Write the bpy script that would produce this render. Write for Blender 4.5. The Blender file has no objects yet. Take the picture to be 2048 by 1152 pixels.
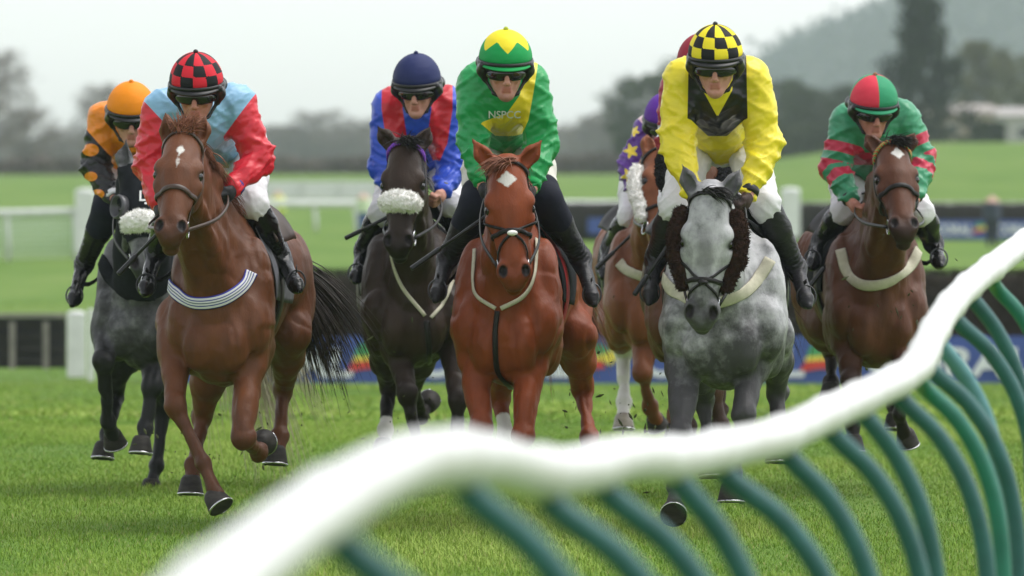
import bpy, math, random, time
import numpy as np
from mathutils import Vector, Matrix
random.seed(7); RNG = np.random.default_rng(7)
T00 = time.time()
SC = bpy.context.scene
COL = SC.collection
# ------------------------------------------------------------------ camera, sky, sun, exposure
FPX = 17067.0; HZ = 330.0; CAMH = 1.72      # focal length and horizon measured on the 2048 px photograph
cam_d = bpy.data.cameras.new('camera'); cam = bpy.data.objects.new('camera', cam_d); COL.objects.link(cam)
cam.location = (0, 0, CAMH); cam.rotation_euler = (math.pi/2, 0, 0)
cam_d.sensor_width = 36; cam_d.lens = FPX/2048*36; cam_d.shift_y = -(576-HZ)/2048
cam_d.clip_start = 1.0; cam_d.clip_end = 20000
cam_d.dof.use_dof = True; cam_d.dof.focus_distance = 39.6; cam_d.dof.aperture_fstop = 300/58.0
SC.camera = cam
SUN_EL, SUN_AZ = math.radians(64), math.radians(75)   # azimuth clockwise from +Y: high, to the right
w = bpy.data.worlds.new('World'); SC.world = w; w.use_nodes = True
nt = w.node_tree; nt.nodes.clear()
sky = nt.nodes.new('ShaderNodeTexSky'); sky.sky_type = 'NISHITA'; sky.sun_disc = False
sky.sun_elevation = SUN_EL; sky.sun_rotation = SUN_AZ; sky.dust_density = 1.0; sky.air_density = 1.0; sky.ozone_density = 1.0
hs = nt.nodes.new('ShaderNodeHueSaturation'); hs.inputs['Saturation'].default_value = 0.15
bgn = nt.nodes.new('ShaderNodeBackground'); bgn.inputs['Strength'].default_value = 0.15
wo = nt.nodes.new('ShaderNodeOutputWorld')
nt.links.new(sky.outputs[0], hs.inputs['Color']); nt.links.new(hs.outputs[0], bgn.inputs['Color']); nt.links.new(bgn.outputs[0], wo.inputs[0])
sd = bpy.data.lights.new('sun', 'SUN'); sd.energy = 1.45; sd.angle = math.radians(50); sd.color = (1, .97, .92)
so = bpy.data.objects.new('sun', sd); COL.objects.link(so)
sdir = Vector((math.sin(SUN_AZ)*math.cos(SUN_EL), math.cos(SUN_AZ)*math.cos(SUN_EL), math.sin(SUN_EL)))
so.rotation_euler = sdir.to_track_quat('Z', 'Y').to_euler()
vs = SC.view_settings; vs.view_transform = 'Standard'; vs.look = 'None'; vs.gamma = 1; vs.exposure = 0.86
SC.cycles.use_denoising = True
SC.cycles.max_bounces = 6; SC.cycles.volume_bounces = 4

def P(px, py, Y):
    return np.array([(px-1024)/FPX*Y, Y, CAMH-(py-HZ)/FPX*Y])

def sstep(a, b, x):
    t = np.clip((x-a)/(b-a), 0, 1); return t*t*(3-2*t)

def ground_z(x, y):
    x = np.asarray(x, float); y = np.asarray(y, float)
    z = np.interp(y, [-1e5, 52, 60, 106, 130, 200, 350, 460, 900, 1e5], [0, 0, -.1, -1.0, -.95, -.05, .95, 1.2, 1.6, 1.6])
    a = x/np.maximum(y, 50)
    z = z + 1.7*sstep(.012, .05, a)*sstep(190, 345, y)
    return z

# ------------------------------------------------------------------ materials
def mat(name, col, rough=.6, spec=.3, build=None, **kw):
    m = bpy.data.materials.new(name); m.use_nodes = True
    b = m.node_tree.nodes['Principled BSDF']
    b.inputs['Base Color'].default_value = (*col, 1); b.inputs['Roughness'].default_value = rough
    b.inputs['Specular IOR Level'].default_value = spec
    for k, v in kw.items(): b.inputs[k.replace('_', ' ')].default_value = v
    if build: build(m.node_tree, b)
    return m
class NB:
    'small node-graph helper'
    def __init__(s, nt): s.t = nt
    def n(s, typ, **kw):
        x = s.t.nodes.new(typ)
        for k, v in kw.items(): setattr(x, k, v)
        return x
    def link(s, a, b): s.t.links.new(a, b)
    def attr(s, name): return s.n('ShaderNodeAttribute', attribute_name=name).outputs['Fac']
    def noise(s, scale, detail=4, rough=.55, stretch=None, coord='Object'):
        tc = s.n('ShaderNodeTexCoord'); o = tc.outputs[coord]
        if stretch:
            mp = s.n('ShaderNodeMapping'); mp.inputs['Scale'].default_value = stretch; s.link(o, mp.inputs[0]); o = mp.outputs[0]
        x = s.n('ShaderNodeTexNoise'); x.inputs['Scale'].default_value = scale; x.inputs['Detail'].default_value = detail
        x.inputs['Roughness'].default_value = rough; s.link(o, x.inputs['Vector']); return x.outputs['Fac']
    def ramp(s, fac, stops):
        r = s.n('ShaderNodeValToRGB'); s.link(fac, r.inputs[0]); e = r.color_ramp.elements
        while len(e) < len(stops): e.new(.5)
        for q, (p, c) in zip(e, stops):
            q.position = p; q.color = (*c, 1) if not np.isscalar(c) else (c, c, c, 1)
        return r.outputs[0]
    def mix(s, fac, a, b, mode='MIX'):
        m = s.n('ShaderNodeMix', data_type='RGBA', blend_type=mode)
        for v, i in ((fac, 0), (a, 6), (b, 7)):
            if isinstance(v, (int, float)): m.inputs[i].default_value = v
            elif isinstance(v, tuple): m.inputs[i].default_value = (*v, 1)
            else: s.link(v, m.inputs[i])
        return m.outputs[2]
    def math(s, op, a, b=0.0, clamp=False):
        m = s.n('ShaderNodeMath', operation=op); m.use_clamp = clamp
        for v, i in ((a, 0), (b, 1)):
            if isinstance(v, (int, float)): m.inputs[i].default_value = v
            else: s.link(v, m.inputs[i])
        return m.outputs[0]
    def step(s, v, soft=.001):   # crisp 0/1 from a signed attribute
        m = s.n('ShaderNodeMapRange'); m.inputs[1].default_value = -soft; m.inputs[2].default_value = soft
        s.link(v, m.inputs[0]); return m.outputs[0]
    def bump(s, b, h, strength=.3, dist=.01):
        x = s.n('ShaderNodeBump'); x.inputs['Strength'].default_value = strength; x.inputs['Distance'].default_value = dist
        s.link(h, x.inputs['Height']); s.link(x.outputs[0], b.inputs['Normal']); return x
def noisy(name, c1, c2, scale=8, rough=.6, spec=.3, bump=0, bdist=.01, stretch=None, **kw):
    def bd(nt, b):
        q = NB(nt); f = q.noise(scale, 5, .6, stretch)
        q.link(q.ramp(f, [(.3, c1), (.7, c2)]), b.inputs['Base Color'])
        if bump: q.bump(b, q.noise(scale*3, 4, .6, stretch), bump, bdist)
    return mat(name, c1, rough, spec, bd, **kw)

# ------------------------------------------------------------------ mesh helpers
def mesh_np(name, V, F, mats=None, smooth=True, attrs=None, origin=None, parent=None, fmat=None):
    V = np.asarray(V, np.float32).reshape(-1, 3)
    if origin is not None: V = V-np.asarray(origin, np.float32)
    me = bpy.data.meshes.new(name)
    if isinstance(F, np.ndarray):
        nf, k = F.shape; flat = F.astype(np.int32).ravel(); tot = np.full(nf, k, np.int32)
    else:
        tot = np.array([len(f) for f in F], np.int32); nf = len(F)
        flat = np.fromiter((i for f in F for i in f), np.int32)
    me.vertices.add(len(V)); me.vertices.foreach_set('co', V.ravel())
    me.loops.add(len(flat)); me.loops.foreach_set('vertex_index', flat)
    st = np.zeros(nf, np.int32); st[1:] = np.cumsum(tot)[:-1]
    me.polygons.add(nf); me.polygons.foreach_set('loop_start', st); me.polygons.foreach_set('loop_total', tot)
    if fmat is not None: me.polygons.foreach_set('material_index', np.asarray(fmat, np.int32))
    me.update(calc_edges=True)
    me.polygons.foreach_set('use_smooth', np.full(nf, bool(smooth)))
    for k, a in (attrs or {}).items():
        me.attributes.new(k, 'FLOAT', 'POINT').data.foreach_set('value', np.asarray(a, np.float32))
    for m in (mats if isinstance(mats, (list, tuple)) else [mats]):
        if m: me.materials.append(m)
    o = bpy.data.objects.new(name, me); COL.objects.link(o)
    if parent is not None: o.parent = parent
    return o
def thing(name, label, cat, loc, group=None, kind=None):
    o = bpy.data.objects.new(name, None); COL.objects.link(o); o.location = tuple(float(v) for v in loc)
    o.empty_display_size = .1
    return tag(o, label, cat, group, kind)
def tag(o, label=None, cat=None, group=None, kind=None):
    for k, v in (('label', label), ('category', cat), ('group', group), ('kind', kind)):
        if v: o[k] = v
    return o
class MB:
    'collects shapes into one mesh'
    def __init__(s): s.V = []; s.F = []; s.n = 0
    def add(s, V, F):
        V = np.asarray(V, float).reshape(-1, 3); s.V.append(V)
        s.F += [tuple(i+s.n for i in f) for f in F]; s.n += len(V)
    def box(s, c, size, rz=0, bev=0):
        sx, sy, sz = [v/2 for v in size]
        v = np.array([(x, y, z) for x in (-sx, sx) for y in (-sy, sy) for z in (-sz, sz)])
        cr, sr = math.cos(rz), math.sin(rz); v = v@np.array([[cr, sr, 0], [-sr, cr, 0], [0, 0, 1]])
        s.add(v+np.asarray(c), [(0, 1, 3, 2), (4, 6, 7, 5), (0, 4, 5, 1), (2, 3, 7, 6), (0, 2, 6, 4), (1, 5, 7, 3)])
    def tube(s, pts, rad, seg=8, cap=True):
        pts = np.asarray(pts, float); n = len(pts); rad = np.broadcast_to(rad, (n,))
        t = np.gradient(pts, axis=0); t /= np.linalg.norm(t, axis=1)[:, None]+1e-12
        ref = np.array([0, 0, 1.]) if abs(t[0][2]) < .9 else np.array([1., 0, 0])
        u = np.cross(t[0], ref); u /= np.linalg.norm(u); V = []
        ang = np.arange(seg)*2*math.pi/seg
        for i in range(n):
            u = u-t[i]*(u@t[i]); u /= np.linalg.norm(u)+1e-12; v = np.cross(t[i], u)
            V.append(pts[i]+rad[i]*(np.cos(ang)[:, None]*u+np.sin(ang)[:, None]*v))
        F = [(i*seg+j, i*seg+(j+1) % seg, (i+1)*seg+(j+1) % seg, (i+1)*seg+j) for i in range(n-1) for j in range(seg)]
        if cap: F += [tuple(range(seg))[::-1], tuple((n-1)*seg+j for j in range(seg))]
        s.add(np.concatenate(V), F)
    def lathe(s, prof, c, axis, seg=20, ref=None):
        'prof: list of (radius, height along axis)'
        a = np.asarray(axis, float); a /= np.linalg.norm(a)
        r = np.asarray(ref if ref is not None else ((1, 0, 0) if abs(a[0]) < .8 else (0, 1, 0)), float)
        u = r-a*(a@r); u /= np.linalg.norm(u); v = np.cross(a, u); ang = np.arange(seg)*2*math.pi/seg
        ring = np.cos(ang)[:, None]*u+np.sin(ang)[:, None]*v; n = len(prof)
        V = np.concatenate([np.asarray(c)+q*ring+h*a for q, h in prof])
        F = [(i*seg+j, i*seg+(j+1) % seg, (i+1)*seg+(j+1) % seg, (i+1)*seg+j) for i in range(n-1) for j in range(seg)]
        F += [tuple(range(seg))[::-1], tuple((n-1)*seg+j for j in range(seg))]
        s.add(V, F)
    def ribbon(s, pts, nrm, width, thick, closed=False):
        'flat strap along pts; nrm = outward normals'
        pts = np.asarray(pts, float); nrm = np.asarray(nrm, float); n = len(pts)
        t = (np.roll(pts, -1, 0)-np.roll(pts, 1, 0)) if closed else np.gradient(pts, axis=0)
        b = np.cross(t, nrm); b /= np.linalg.norm(b, axis=1)[:, None]+1e-9
        w2 = np.broadcast_to(np.asarray(width, float)/2, (n,))[:, None]
        o = nrm*thick
        V = np.stack([pts-b*w2, pts-b*w2*.8+o, pts+b*w2*.8+o, pts+b*w2], 1).reshape(-1, 3)
        F = []
        for i in range(n if closed else n-1):
            j = (i+1) % n
            for a in range(4):
                c = (a+1) % 4; F.append((i*4+a, j*4+a, j*4+c, i*4+c))
        if not closed: F += [(0, 1, 2, 3), (4*n-1, 4*n-2, 4*n-3, 4*n-4)]
        s.add(V, F)
    def build(s, name, m, parent=None, origin=None, smooth=True):
        return mesh_np(name, np.concatenate(s.V), s.F, m, smooth, None, origin, parent)

def spline(pts, n):
    'Catmull-Rom through pts'
    p = np.asarray(pts, float); p = np.vstack([2*p[0]-p[1], p, 2*p[-1]-p[-2]]); m = len(p)-3
    out = []
    for q in np.linspace(0, m-1e-6, n):
        i = int(q); t = q-i; a, b, c, d = p[i:i+4]
        out.append(.5*((2*b)+(-a+c)*t+(2*a-5*b+4*c-d)*t*t+(-a+3*b-3*c+d)*t**3))
    return np.array(out)
def vnoise(Pn, freq, seed=0):
    'smooth value noise in -1..1, vectorised'
    q = np.asarray(Pn, float)*freq+seed*17.31; i = np.floor(q).astype(np.int64); f = q-i; f = f*f*(3-2*f)
    def h(a, b, c):
        n = (a*374761393+b*668265263+c*2147483647+seed*974711) & 0x7fffffff
        n = ((n ^ (n >> 13))*1274126177) & 0x7fffffff
        return ((n ^ (n >> 16)) & 0xffff)/32767.5-1
    r = 0
    for dx in (0, 1):
        for dy in (0, 1):
            for dz in (0, 1):
                wgt = (f[..., 0] if dx else 1-f[..., 0])*(f[..., 1] if dy else 1-f[..., 1])*(f[..., 2] if dz else 1-f[..., 2])
                r = r+wgt*h(i[..., 0]+dx, i[..., 1]+dy, i[..., 2]+dz)
    return r
def text_np(txt, bold=0.0, shear=0.0, extrude=.02):
    c = bpy.data.curves.new('lettering', 'FONT'); c.body = txt; c.offset = bold; c.shear = shear; c.extrude = extrude; c.resolution_u = 3
    o = bpy.data.objects.new('lettering', c); me = o.to_mesh()
    V = np.array([v.co[:] for v in me.vertices]); F = [tuple(p.vertices) for p in me.polygons]
    o.to_mesh_clear(); bpy.data.objects.remove(o); bpy.data.curves.remove(c)
    return V, F

# ------------------------------------------------------------------ implicit modelling: smooth unions of tapered limbs and muscles
def nrm(v): v = np.asarray(v, float); return v/(np.linalg.norm(v)+1e-12)
class Field:
    def __init__(s): s.p = []
    def cone(s, a, b, ra, rb, k=.03, tone=0., cut=False, sq=None):
        a = np.asarray(a, float); b = np.asarray(b, float); r = max(ra, rb)
        m = 1.0 if sq is None else max(1, sq[1])
        s.p.append(('c', a, b, ra, rb, k, tone, cut, sq, np.minimum(a, b)-r*m, np.maximum(a, b)+r*m)); return s
    def chain(s, pts, rs, k=.02, tone=0.):
        for i in range(len(pts)-1): s.cone(pts[i], pts[i+1], rs[i], rs[i+1], k if i else k, tone)
        return s
    def ell(s, c, r, R=None, k=.03, tone=0., cut=False):
        c = np.asarray(c, float); r = np.asarray(r, float); m = r.max() if R is not None else r
        s.p.append(('e', c, r, R, None, k, tone, cut, None, c-m, c+m)); return s
    @staticmethod
    def d(p, X):
        if p[0] == 'c':
            a, b, ra, rb = p[1:5]; ba = b-a; pa = X-a
            if p[8] is not None:      # squash across one axis: sq=(axis, factor)
                ax, fac = p[8]; ax = np.asarray(ax, np.float32)
                pa = pa+((pa@ax)*(1/fac-1))[..., None]*ax if fac != 1 else pa
            l2 = ba@ba+1e-12
            t = np.clip((pa@ba.astype(X.dtype))/l2, 0, 1)
            q = pa-t[..., None]*ba.astype(X.dtype)
            return np.sqrt((q*q).sum(-1))-(ra+(rb-ra)*t)
        c, r, R = p[1:4]; q = X-c.astype(X.dtype)
        if R is not None: q = q@np.asarray(R, X.dtype).T
        u = q/r.astype(X.dtype); k0 = np.sqrt((u*u).sum(-1)); k1 = np.sqrt(((u/r.astype(X.dtype))**2).sum(-1))+1e-9
        return np.maximum(k0*(k0-1)/k1, -r.min())
    @staticmethod
    def blend(f, d, k, cut):
        if cut:
            h = np.clip(.5-.5*(d+f)/k, 0, 1); return f*(1-h)-d*h+k*h*(1-h)
        h = np.clip(.5+.5*(f-d)/k, 0, 1); return f*(1-h)+d*h-k*h*(1-h)
    def at(s, X):
        X = np.asarray(X, float); f = np.full(X.shape[:-1], 1.0)
        for p in s.p: f = s.blend(f, s.d(p, X), p[5], p[7])
        return f
    def mesh(s, h, big=.25):
        lo = np.min([p[9] for p in s.p if not p[7]], 0)-.03; hi = np.max([p[10] for p in s.p if not p[7]], 0)+.03
        n = np.ceil((hi-lo)/h).astype(int)+1
        Fd = np.full(n, big, np.float32); ax = [(lo[i]+np.arange(n[i])*h).astype(np.float32) for i in range(3)]
        for p in s.p:
            pad = p[5]+2.5*h
            i0 = np.maximum(np.floor((p[9]-pad-lo)/h).astype(int), 0); i1 = np.minimum(np.ceil((p[10]+pad-lo)/h).astype(int)+1, n)
            if (i1 <= i0).any(): continue
            sl = tuple(slice(a, b) for a, b in zip(i0, i1))
            X = np.empty((*(i1-i0), 3), np.float32)
            X[..., 0] = ax[0][sl[0]][:, None, None]; X[..., 1] = ax[1][sl[1]][None, :, None]; X[..., 2] = ax[2][sl[2]][None, None, :]
            Fd[sl] = s.blend(Fd[sl], s.d(p, X).astype(np.float32), np.float32(p[5]), p[7])
        return nets(Fd, lo, h)
    def tones(s, V, soft=.015):
        V = np.asarray(V, np.float32); num = np.zeros(len(V)); den = np.full(len(V), 1e-9)
        for p in s.p:
            if p[7]: continue
            m = ((V > p[9]-.08) & (V < p[10]+.08)).all(1)
            if not m.any(): continue
            ww = np.exp(-np.clip(s.d(p, V[m]), -.02, 1)/soft); num[m] += ww*p[6]; den[m] += ww
        return num/den
    def cast(s, o, dr, tmax=.6, n=70):
        'outermost hit walking inward along each ray'
        o = np.asarray(o, float); dr = np.asarray(dr, float); ts = np.linspace(tmax, 0, n)
        f = s.at(o[:, None]+dr[:, None]*ts[None, :, None]); ins = f < 0
        s.hit = ins.any(1); k = np.where(ins.any(1), ins.argmax(1), n-1); k = np.maximum(k, 1); r = np.arange(len(o))
        f0 = f[r, k-1]; f1 = f[r, k]; t = ts[k-1]+(ts[k]-ts[k-1])*np.clip(f0/(f0-f1+1e-9), 0, 1)
        pt = o+dr*t[:, None]
        return pt, s.grad(pt)
    def grad(s, X, e=.006):
        g = np.stack([s.at(X+np.eye(3)[i]*e)-s.at(X-np.eye(3)[i]*e) for i in range(3)], -1)
        return g/(np.linalg.norm(g, axis=-1)[..., None]+1e-9)
def nets(Fd, lo, h):
    ins = Fd < 0; n = Fd.shape
    cnt = np.zeros([m-1 for m in n], np.int8)
    for a in (0, 1):
        for b in (0, 1):
            for c in (0, 1): cnt += ins[a:n[0]-1+a, b:n[1]-1+b, c:n[2]-1+c]
    act = np.argwhere((cnt > 0) & (cnt < 8)); idx = np.full(cnt.shape, -1, np.int32)
    idx[act[:, 0], act[:, 1], act[:, 2]] = np.arange(len(act))
    acc = np.zeros((len(act), 3)); num = np.zeros(len(act))
    for ax in range(3):
        oth = [i for i in range(3) if i != ax]
        for a in (0, 1):
            for b in (0, 1):
                o0 = np.zeros(3, int); o0[oth[0]] = a; o0[oth[1]] = b; o1 = o0.copy(); o1[ax] = 1
                f0 = Fd[tuple((act+o0).T)]; f1 = Fd[tuple((act+o1).T)]; m = (f0 < 0) != (f1 < 0)
                t = np.where(m, f0/np.where(m, f0-f1, 1), 0); q = np.tile(o0.astype(float), (len(act), 1)); q[:, ax] = t
                acc[m] += q[m]; num += m
    V = lo+(act+acc/num[:, None])*h; Fs = []
    for ax in range(3):
        a, b = [i for i in range(3) if i != ax]
        s0 = [slice(None)]*3; s1 = [slice(None)]*3; s0[ax] = slice(0, -1); s1[ax] = slice(1, None)
        e = np.argwhere(ins[tuple(s0)] != ins[tuple(s1)])
        e = e[(e[:, a] > 0) & (e[:, b] > 0) & (e[:, a] < n[a]-1) & (e[:, b] < n[b]-1)]
        da = np.zeros(3, int); da[a] = 1; db = np.zeros(3, int); db[b] = 1
        q = np.stack([idx[tuple((e-da-db).T)], idx[tuple((e-db).T)], idx[tuple(e.T)], idx[tuple((e-da).T)]], 1)
        flip = ins[tuple(e.T)] if ax != 1 else ~ins[tuple(e.T)]
        q[~flip] = q[~flip][:, ::-1]; Fs.append(q)
    return V, np.concatenate(Fs)
# ------------------------------------------------------------------ ground and grass
HAZE = .00023
def gcol(nt, b):
    q = NB(nt)
    f = q.noise(.35, 6, .6, (1, .35, 1)); g = q.noise(5, 5, .7)
    c = q.ramp(f, [(.3, (.085, .165, .022)), (.5, (.120, .205, .034)), (.72, (.165, .235, .055))])
    c2 = q.mix(q.math('MULTIPLY', g, .5), c, (.075, .14, .02))
    q.link(c2, b.inputs['Base Color']); q.bump(b, g, .5, .03)
M_ground = mat('turf', (.1, .18, .03), .9, .1, gcol)
Ys = np.concatenate([np.linspace(-40, 52, 24), np.linspace(54, 130, 40), np.geomspace(133, 9000, 110)])
U = np.sign(np.linspace(-1, 1, 121))*np.abs(np.linspace(-1, 1, 121))**2.2
gx = U[None]*(60+np.abs(Ys[:, None]))*.7; gy = np.repeat(Ys[:, None], 121, 1)
gz = ground_z(gx, gy); ii = np.arange(len(Ys)*121).reshape(len(Ys), 121)
GF = np.stack([ii[:-1, :-1], ii[:-1, 1:], ii[1:, 1:], ii[1:, :-1]], -1).reshape(-1, 4)
tag(mesh_np('ground', np.stack([gx, gy, gz], -1), GF, M_ground), kind='structure')

def grass_blades(name, n, y0, y1, hmin, hmax, wid, pw):
    y = y0+(y1-y0)*RNG.random(n)**pw; x = (RNG.random(n)*2-1)*(.068*y+.5)
    patch = vnoise(np.stack([x*1.1, y*.35, 0*x], 1), 1.0, 3)+.5*vnoise(np.stack([x*4, y*1.4, 0*x], 1), 1.0, 5)
    hh = (hmin+(hmax-hmin)*RNG.random(n)**1.5)*(1+.4*patch)
    z = ground_z(x, y); a = RNG.random(n)*2*np.pi; lean = .25+.75*RNG.random(n)
    dx, dy = np.cos(a), np.sin(a); px, py = -dy, dx; wv = wid*(.6+.8*RNG.random(n))
    B = np.stack([x, y, z], 1)-[0, 0, .01]
    side = np.stack([px*wv, py*wv*.4, 0*x], 1); dirv = np.stack([dx, dy, 0*x], 1)
    mid = B+dirv*(hh*lean*.28)[:, None]+np.stack([0*x, 0*x, hh*.6], 1)
    tip = B+dirv*(hh*lean*.85)[:, None]+np.stack([0*x, 0*x, hh*(1-.25*lean)], 1)
    V = np.stack([B-side, B+side, mid+side*.75, mid-side*.75, tip], 1).reshape(-1, 3)
    k = np.arange(n)*5
    F4 = np.stack([k, k+1, k+2, k+3], 1); F3 = np.stack([k+3, k+2, k+4], 1)
    flat = np.empty((n, 7), np.int32); flat[:, :4] = F4; flat[:, 4:] = F3
    me = bpy.data.meshes.new(name); me.vertices.add(len(V)); me.vertices.foreach_set('co', V.astype(np.float32).ravel())
    me.loops.add(n*7); me.loops.foreach_set('vertex_index', flat.ravel())
    st = np.stack([np.arange(n)*7, np.arange(n)*7+4], 1).ravel().astype(np.int32)
    me.polygons.add(2*n); me.polygons.foreach_set('loop_start', st); me.polygons.foreach_set('loop_total', np.tile([4, 3], n).astype(np.int32))
    me.update(calc_edges=True)
    tone = np.clip(.5+.42*patch+.22*(RNG.random(n)-.5)*2, 0, 1)
    dry = (RNG.random(n) < .05).astype(float)
    me.attributes.new('tone', 'FLOAT', 'POINT').data.foreach_set('value', np.repeat(tone, 5).astype(np.float32))
    me.attributes.new('dry', 'FLOAT', 'POINT').data.foreach_set('value', np.repeat(dry, 5).astype(np.float32))
    o = bpy.data.objects.new(name, me); COL.objects.link(o); me.materials.append(M_blade); return o
def blcol(nt, b):
    q = NB(nt); c = q.ramp(q.attr('tone'), [(.05, (.095, .205, .014)), (.45, (.175, .300, .026)), (.95, (.30, .40, .070))])
    q.link(q.mix(q.attr('dry'), c, (.32, .30, .11)), b.inputs['Base Color'])
M_blade = mat('grass_blade', (.1, .2, .03), .55, .25, blcol)
g = grass_blades('grass', 850000, 31, 60, .016, .048, .0016, 1.0)
tag(g, 'short bright green turf covering the racecourse under the horses', 'grass', kind='stuff')
g = grass_blades('grass', 170000, 60, 150, .02, .045, .009, 1.4)
tag(g, 'softly blurred green turf between the horses and the brush fence', 'grass', kind='stuff')

# flying specks of turf kicked up by the hooves
mb = MB()
for k in range(230):
    cx = random.choice([(300, 900), (440, 900), (520, 820), (790, 820), (1170, 830), (1250, 800), (1480, 700), (1320, 830), (1780, 700), (960, 700), (1800, 620), (640, 700)])
    p = P(cx[0]+random.gauss(0, 60), cx[1]+random.gauss(0, 60), 40+random.random()*5)
    if p[2] < .05: continue
    r = random.choice([.003, .003, .004, .005, .006, .009]); d = RNG.normal(size=3)*[1, 1, 1.6]
    mb.tube([p-d*r, p, p+d*r], [r*.3, r*.8, r*.2], 5)
tag(mb.build('flying_turf', noisy('soil', (.03, .022, .012), (.06, .08, .02), 30, .9), smooth=False),
    'small specks of soil and grass thrown up by the galloping hooves', 'turf specks', kind='stuff')

# ------------------------------------------------------------------ running rail in the foreground
M_rail = noisy('white_plastic', (.55, .55, .52), (.70, .71, .70), 6, .38, .45, .05, .004)
M_pd = noisy('teal_plastic', (.012, .080, .075), (.022, .118, .112), 12, .42, .45, .05, .004)
M_pl = noisy('green_plastic', (.008, .125, .085), (.016, .175, .115), 12, .42, .45, .05, .004)
M_pg = noisy('weathered_teal_plastic', (.06, .19, .20), (.10, .26, .27), 12, .5, .4, .05, .004)
RP = np.array([(2330, 330, 40), (2220, 395, 37.5), (2130, 432, 35.3), (2048, 487, 33), (1985, 535, 31.3), (1935, 575, 30), (1893, 622, 28.7), (1860, 680, 27.5), (1838, 728, 26.3), (1800, 758, 25.2),
               (1740, 788, 24), (1650, 830, 22.5), (1560, 872, 21), (1455, 897, 19.8), (1350, 917, 18.6), (1255, 917, 17.6), (1160, 940, 16.7), (1075, 945, 15.8),
               (980, 922, 14.8), (890, 917, 13.9), (800, 933, 13.1), (700, 984, 12.2), (600, 1047, 11.4), (500, 1124, 10.6), (400, 1205, 9.9), (250, 1345, 9.1), (50, 1560, 8.2)], float)
R3 = np.array([P(*r) for r in RP]); rc = spline(R3, 260)
rail = thing('running_rail', 'white running rail with hooped green posts curving across the foreground', 'rail', (R3[10][0], R3[10][1], 0))
RO = np.array(rail.location)
pxs = 1024+rc[:, 0]/rc[:, 1]*FPX
RR = .049
def rail_at(px): return int(np.argmin(np.abs(pxs-px)))
anch = [(2245, 'd'), (2180, 'l'), (2110, 'd'), (2052, 'l'), (1985, 'l'), (1938, 'd'), (1905, 'd'), (1872, 'g'), (1850, 'd'), (1838, 'l'), (1795, 'd'), (1720, 'd'), (1655, 'd'), (1562, 'd'), (1440, 'd'), (1340, 'd'), (1205, 'd'), (1085, 'd'), (915, 'd'), (660, 'd'), (420, 'd')]
cuts = sorted({0, len(rc)-1, *[rail_at(a[0]) for a in anch]})
for a, b in zip(cuts[:-1], cuts[1:]):
    if b-a < 2: continue
    seg = rc[a:b+1]; mb = MB(); n = max(8, (b-a)*2); seg = spline(seg, n)
    rad = np.full(n, RR); rad[:2] = RR*1.11; rad[2] = RR*1.04; rad[-1] = RR*.99
    mb.tube(seg, rad, 18); mb.build('rail_section', M_rail, rail, RO)
for px, kcol in anch:
    c = rc[rail_at(px)]; mb = MB(); far = c[1] > 25
    k = 1+.2*random.uniform(-1, 1)
    pts = [(0, 0, -.035), (.035, 0, -.075), (.125*k, .03, -.165), (.205*k, .05, -.30), (.255*k, .07, -.47), (.275*k, .08, -.68), (.28*k, .08, -1.0), (.28*k, .08, min(-1.1, -c[2]-.05))]
    if kcol == 'l': pts = [(x*.92, y+.25, z-.005) for x, y, z in pts]; pts[0] = (0, .02, -.03)
    mb.tube(spline(np.array(pts)+c, 26), .0265, 12)
    mb.build('post', {'d': M_pd, 'l': M_pl, 'g': M_pg}[kcol], rail, RO)

# ------------------------------------------------------------------ far rails, fences, banners
def brush(name, px0, px1, ytop, ybot, Y, depth, label, cols, dens=9000, group=None):
    a = P(px0, ybot, Y); b = P(px1, ytop, Y); zg = min(float(ground_z(a[0], Y)), a[2])-.05
    t = thing(name, label, 'hedge fence', ((a[0]+b[0])/2, Y, zg), group)
    O = np.array(t.location); L = b[0]-a[0]; H = b[2]-zg; nx, ny, nz = int(L/.12)+2, 8, 12
    mb = MB(); n = 140; xs = np.linspace(a[0], b[0], n)
    prof = [(0, 0), (-.02, H*.5), (.08, H*.93), (.22, H), (depth-.2, H), (depth, H*.9), (depth, 0)]
    V = np.array([(x, Y+.12+p[0], zg+p[1]*(.985+.015*math.sin(x*9))+(.02*vnoise(np.array([x*2, p[0], p[1]]), 1) if p[1] else 0)) for x in xs for p in prof]); k = len(prof)
    F = [(i*k+j, (i+1)*k+j, (i+1)*k+(j+1) % k, i*k+(j+1) % k) for i in range(n-1) for j in range(k)]+[tuple(range(k)), tuple((n-1)*k+j for j in range(k))[::-1]]
    mb.add(V, F); m = noisy(name, cols[0], cols[1], 14, .95, .1, .8, .03); mb.build('core', m, t, O)
    q = np.stack([a[0]+L*RNG.random(dens), Y+.05+depth*.9*RNG.random(dens)**2, zg+H*(.05+.95*RNG.random(dens))], 1)
    q[:dens//3, 2] = zg+H*(.96+.05*RNG.random(dens//3)); q[:dens//3, 1] = Y+.1+(depth-.1)*RNG.random(dens//3)
    q[dens//3:, 1] = Y+.10+.04*RNG.random(dens-dens//3)
    d = RNG.normal(size=(dens, 3))*[.5, .3, 1]; d[:, 2] = np.abs(d[:, 2]); d /= np.linalg.norm(d, axis=1)[:, None]; d *= (.07+.1*RNG.random(dens))[:, None]
    s = np.stack([np.full(dens, .006), 0*d[:, 0], 0*d[:, 0]], 1)
    V = np.stack([q-s, q+s, q+d], 1).reshape(-1, 3); V[:, 2] = np.minimum(V[:, 2], zg+H*1.05)
    mesh_np('twigs', V, np.arange(dens*3).reshape(-1, 3), m, False, None, O, t)
    return t
brush('brush_fence', 350, 2500, 547, 690, 106, 1.4, 'long dark brush steeplechase fence above the blue advertising banner', ((.012, .010, .008), (.035, .026, .02)), 16000)
M_blue = noisy('banner_blue', (.050, .085, .29), (.062, .10, .33), 3, .6, .3, .1, .01)
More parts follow.
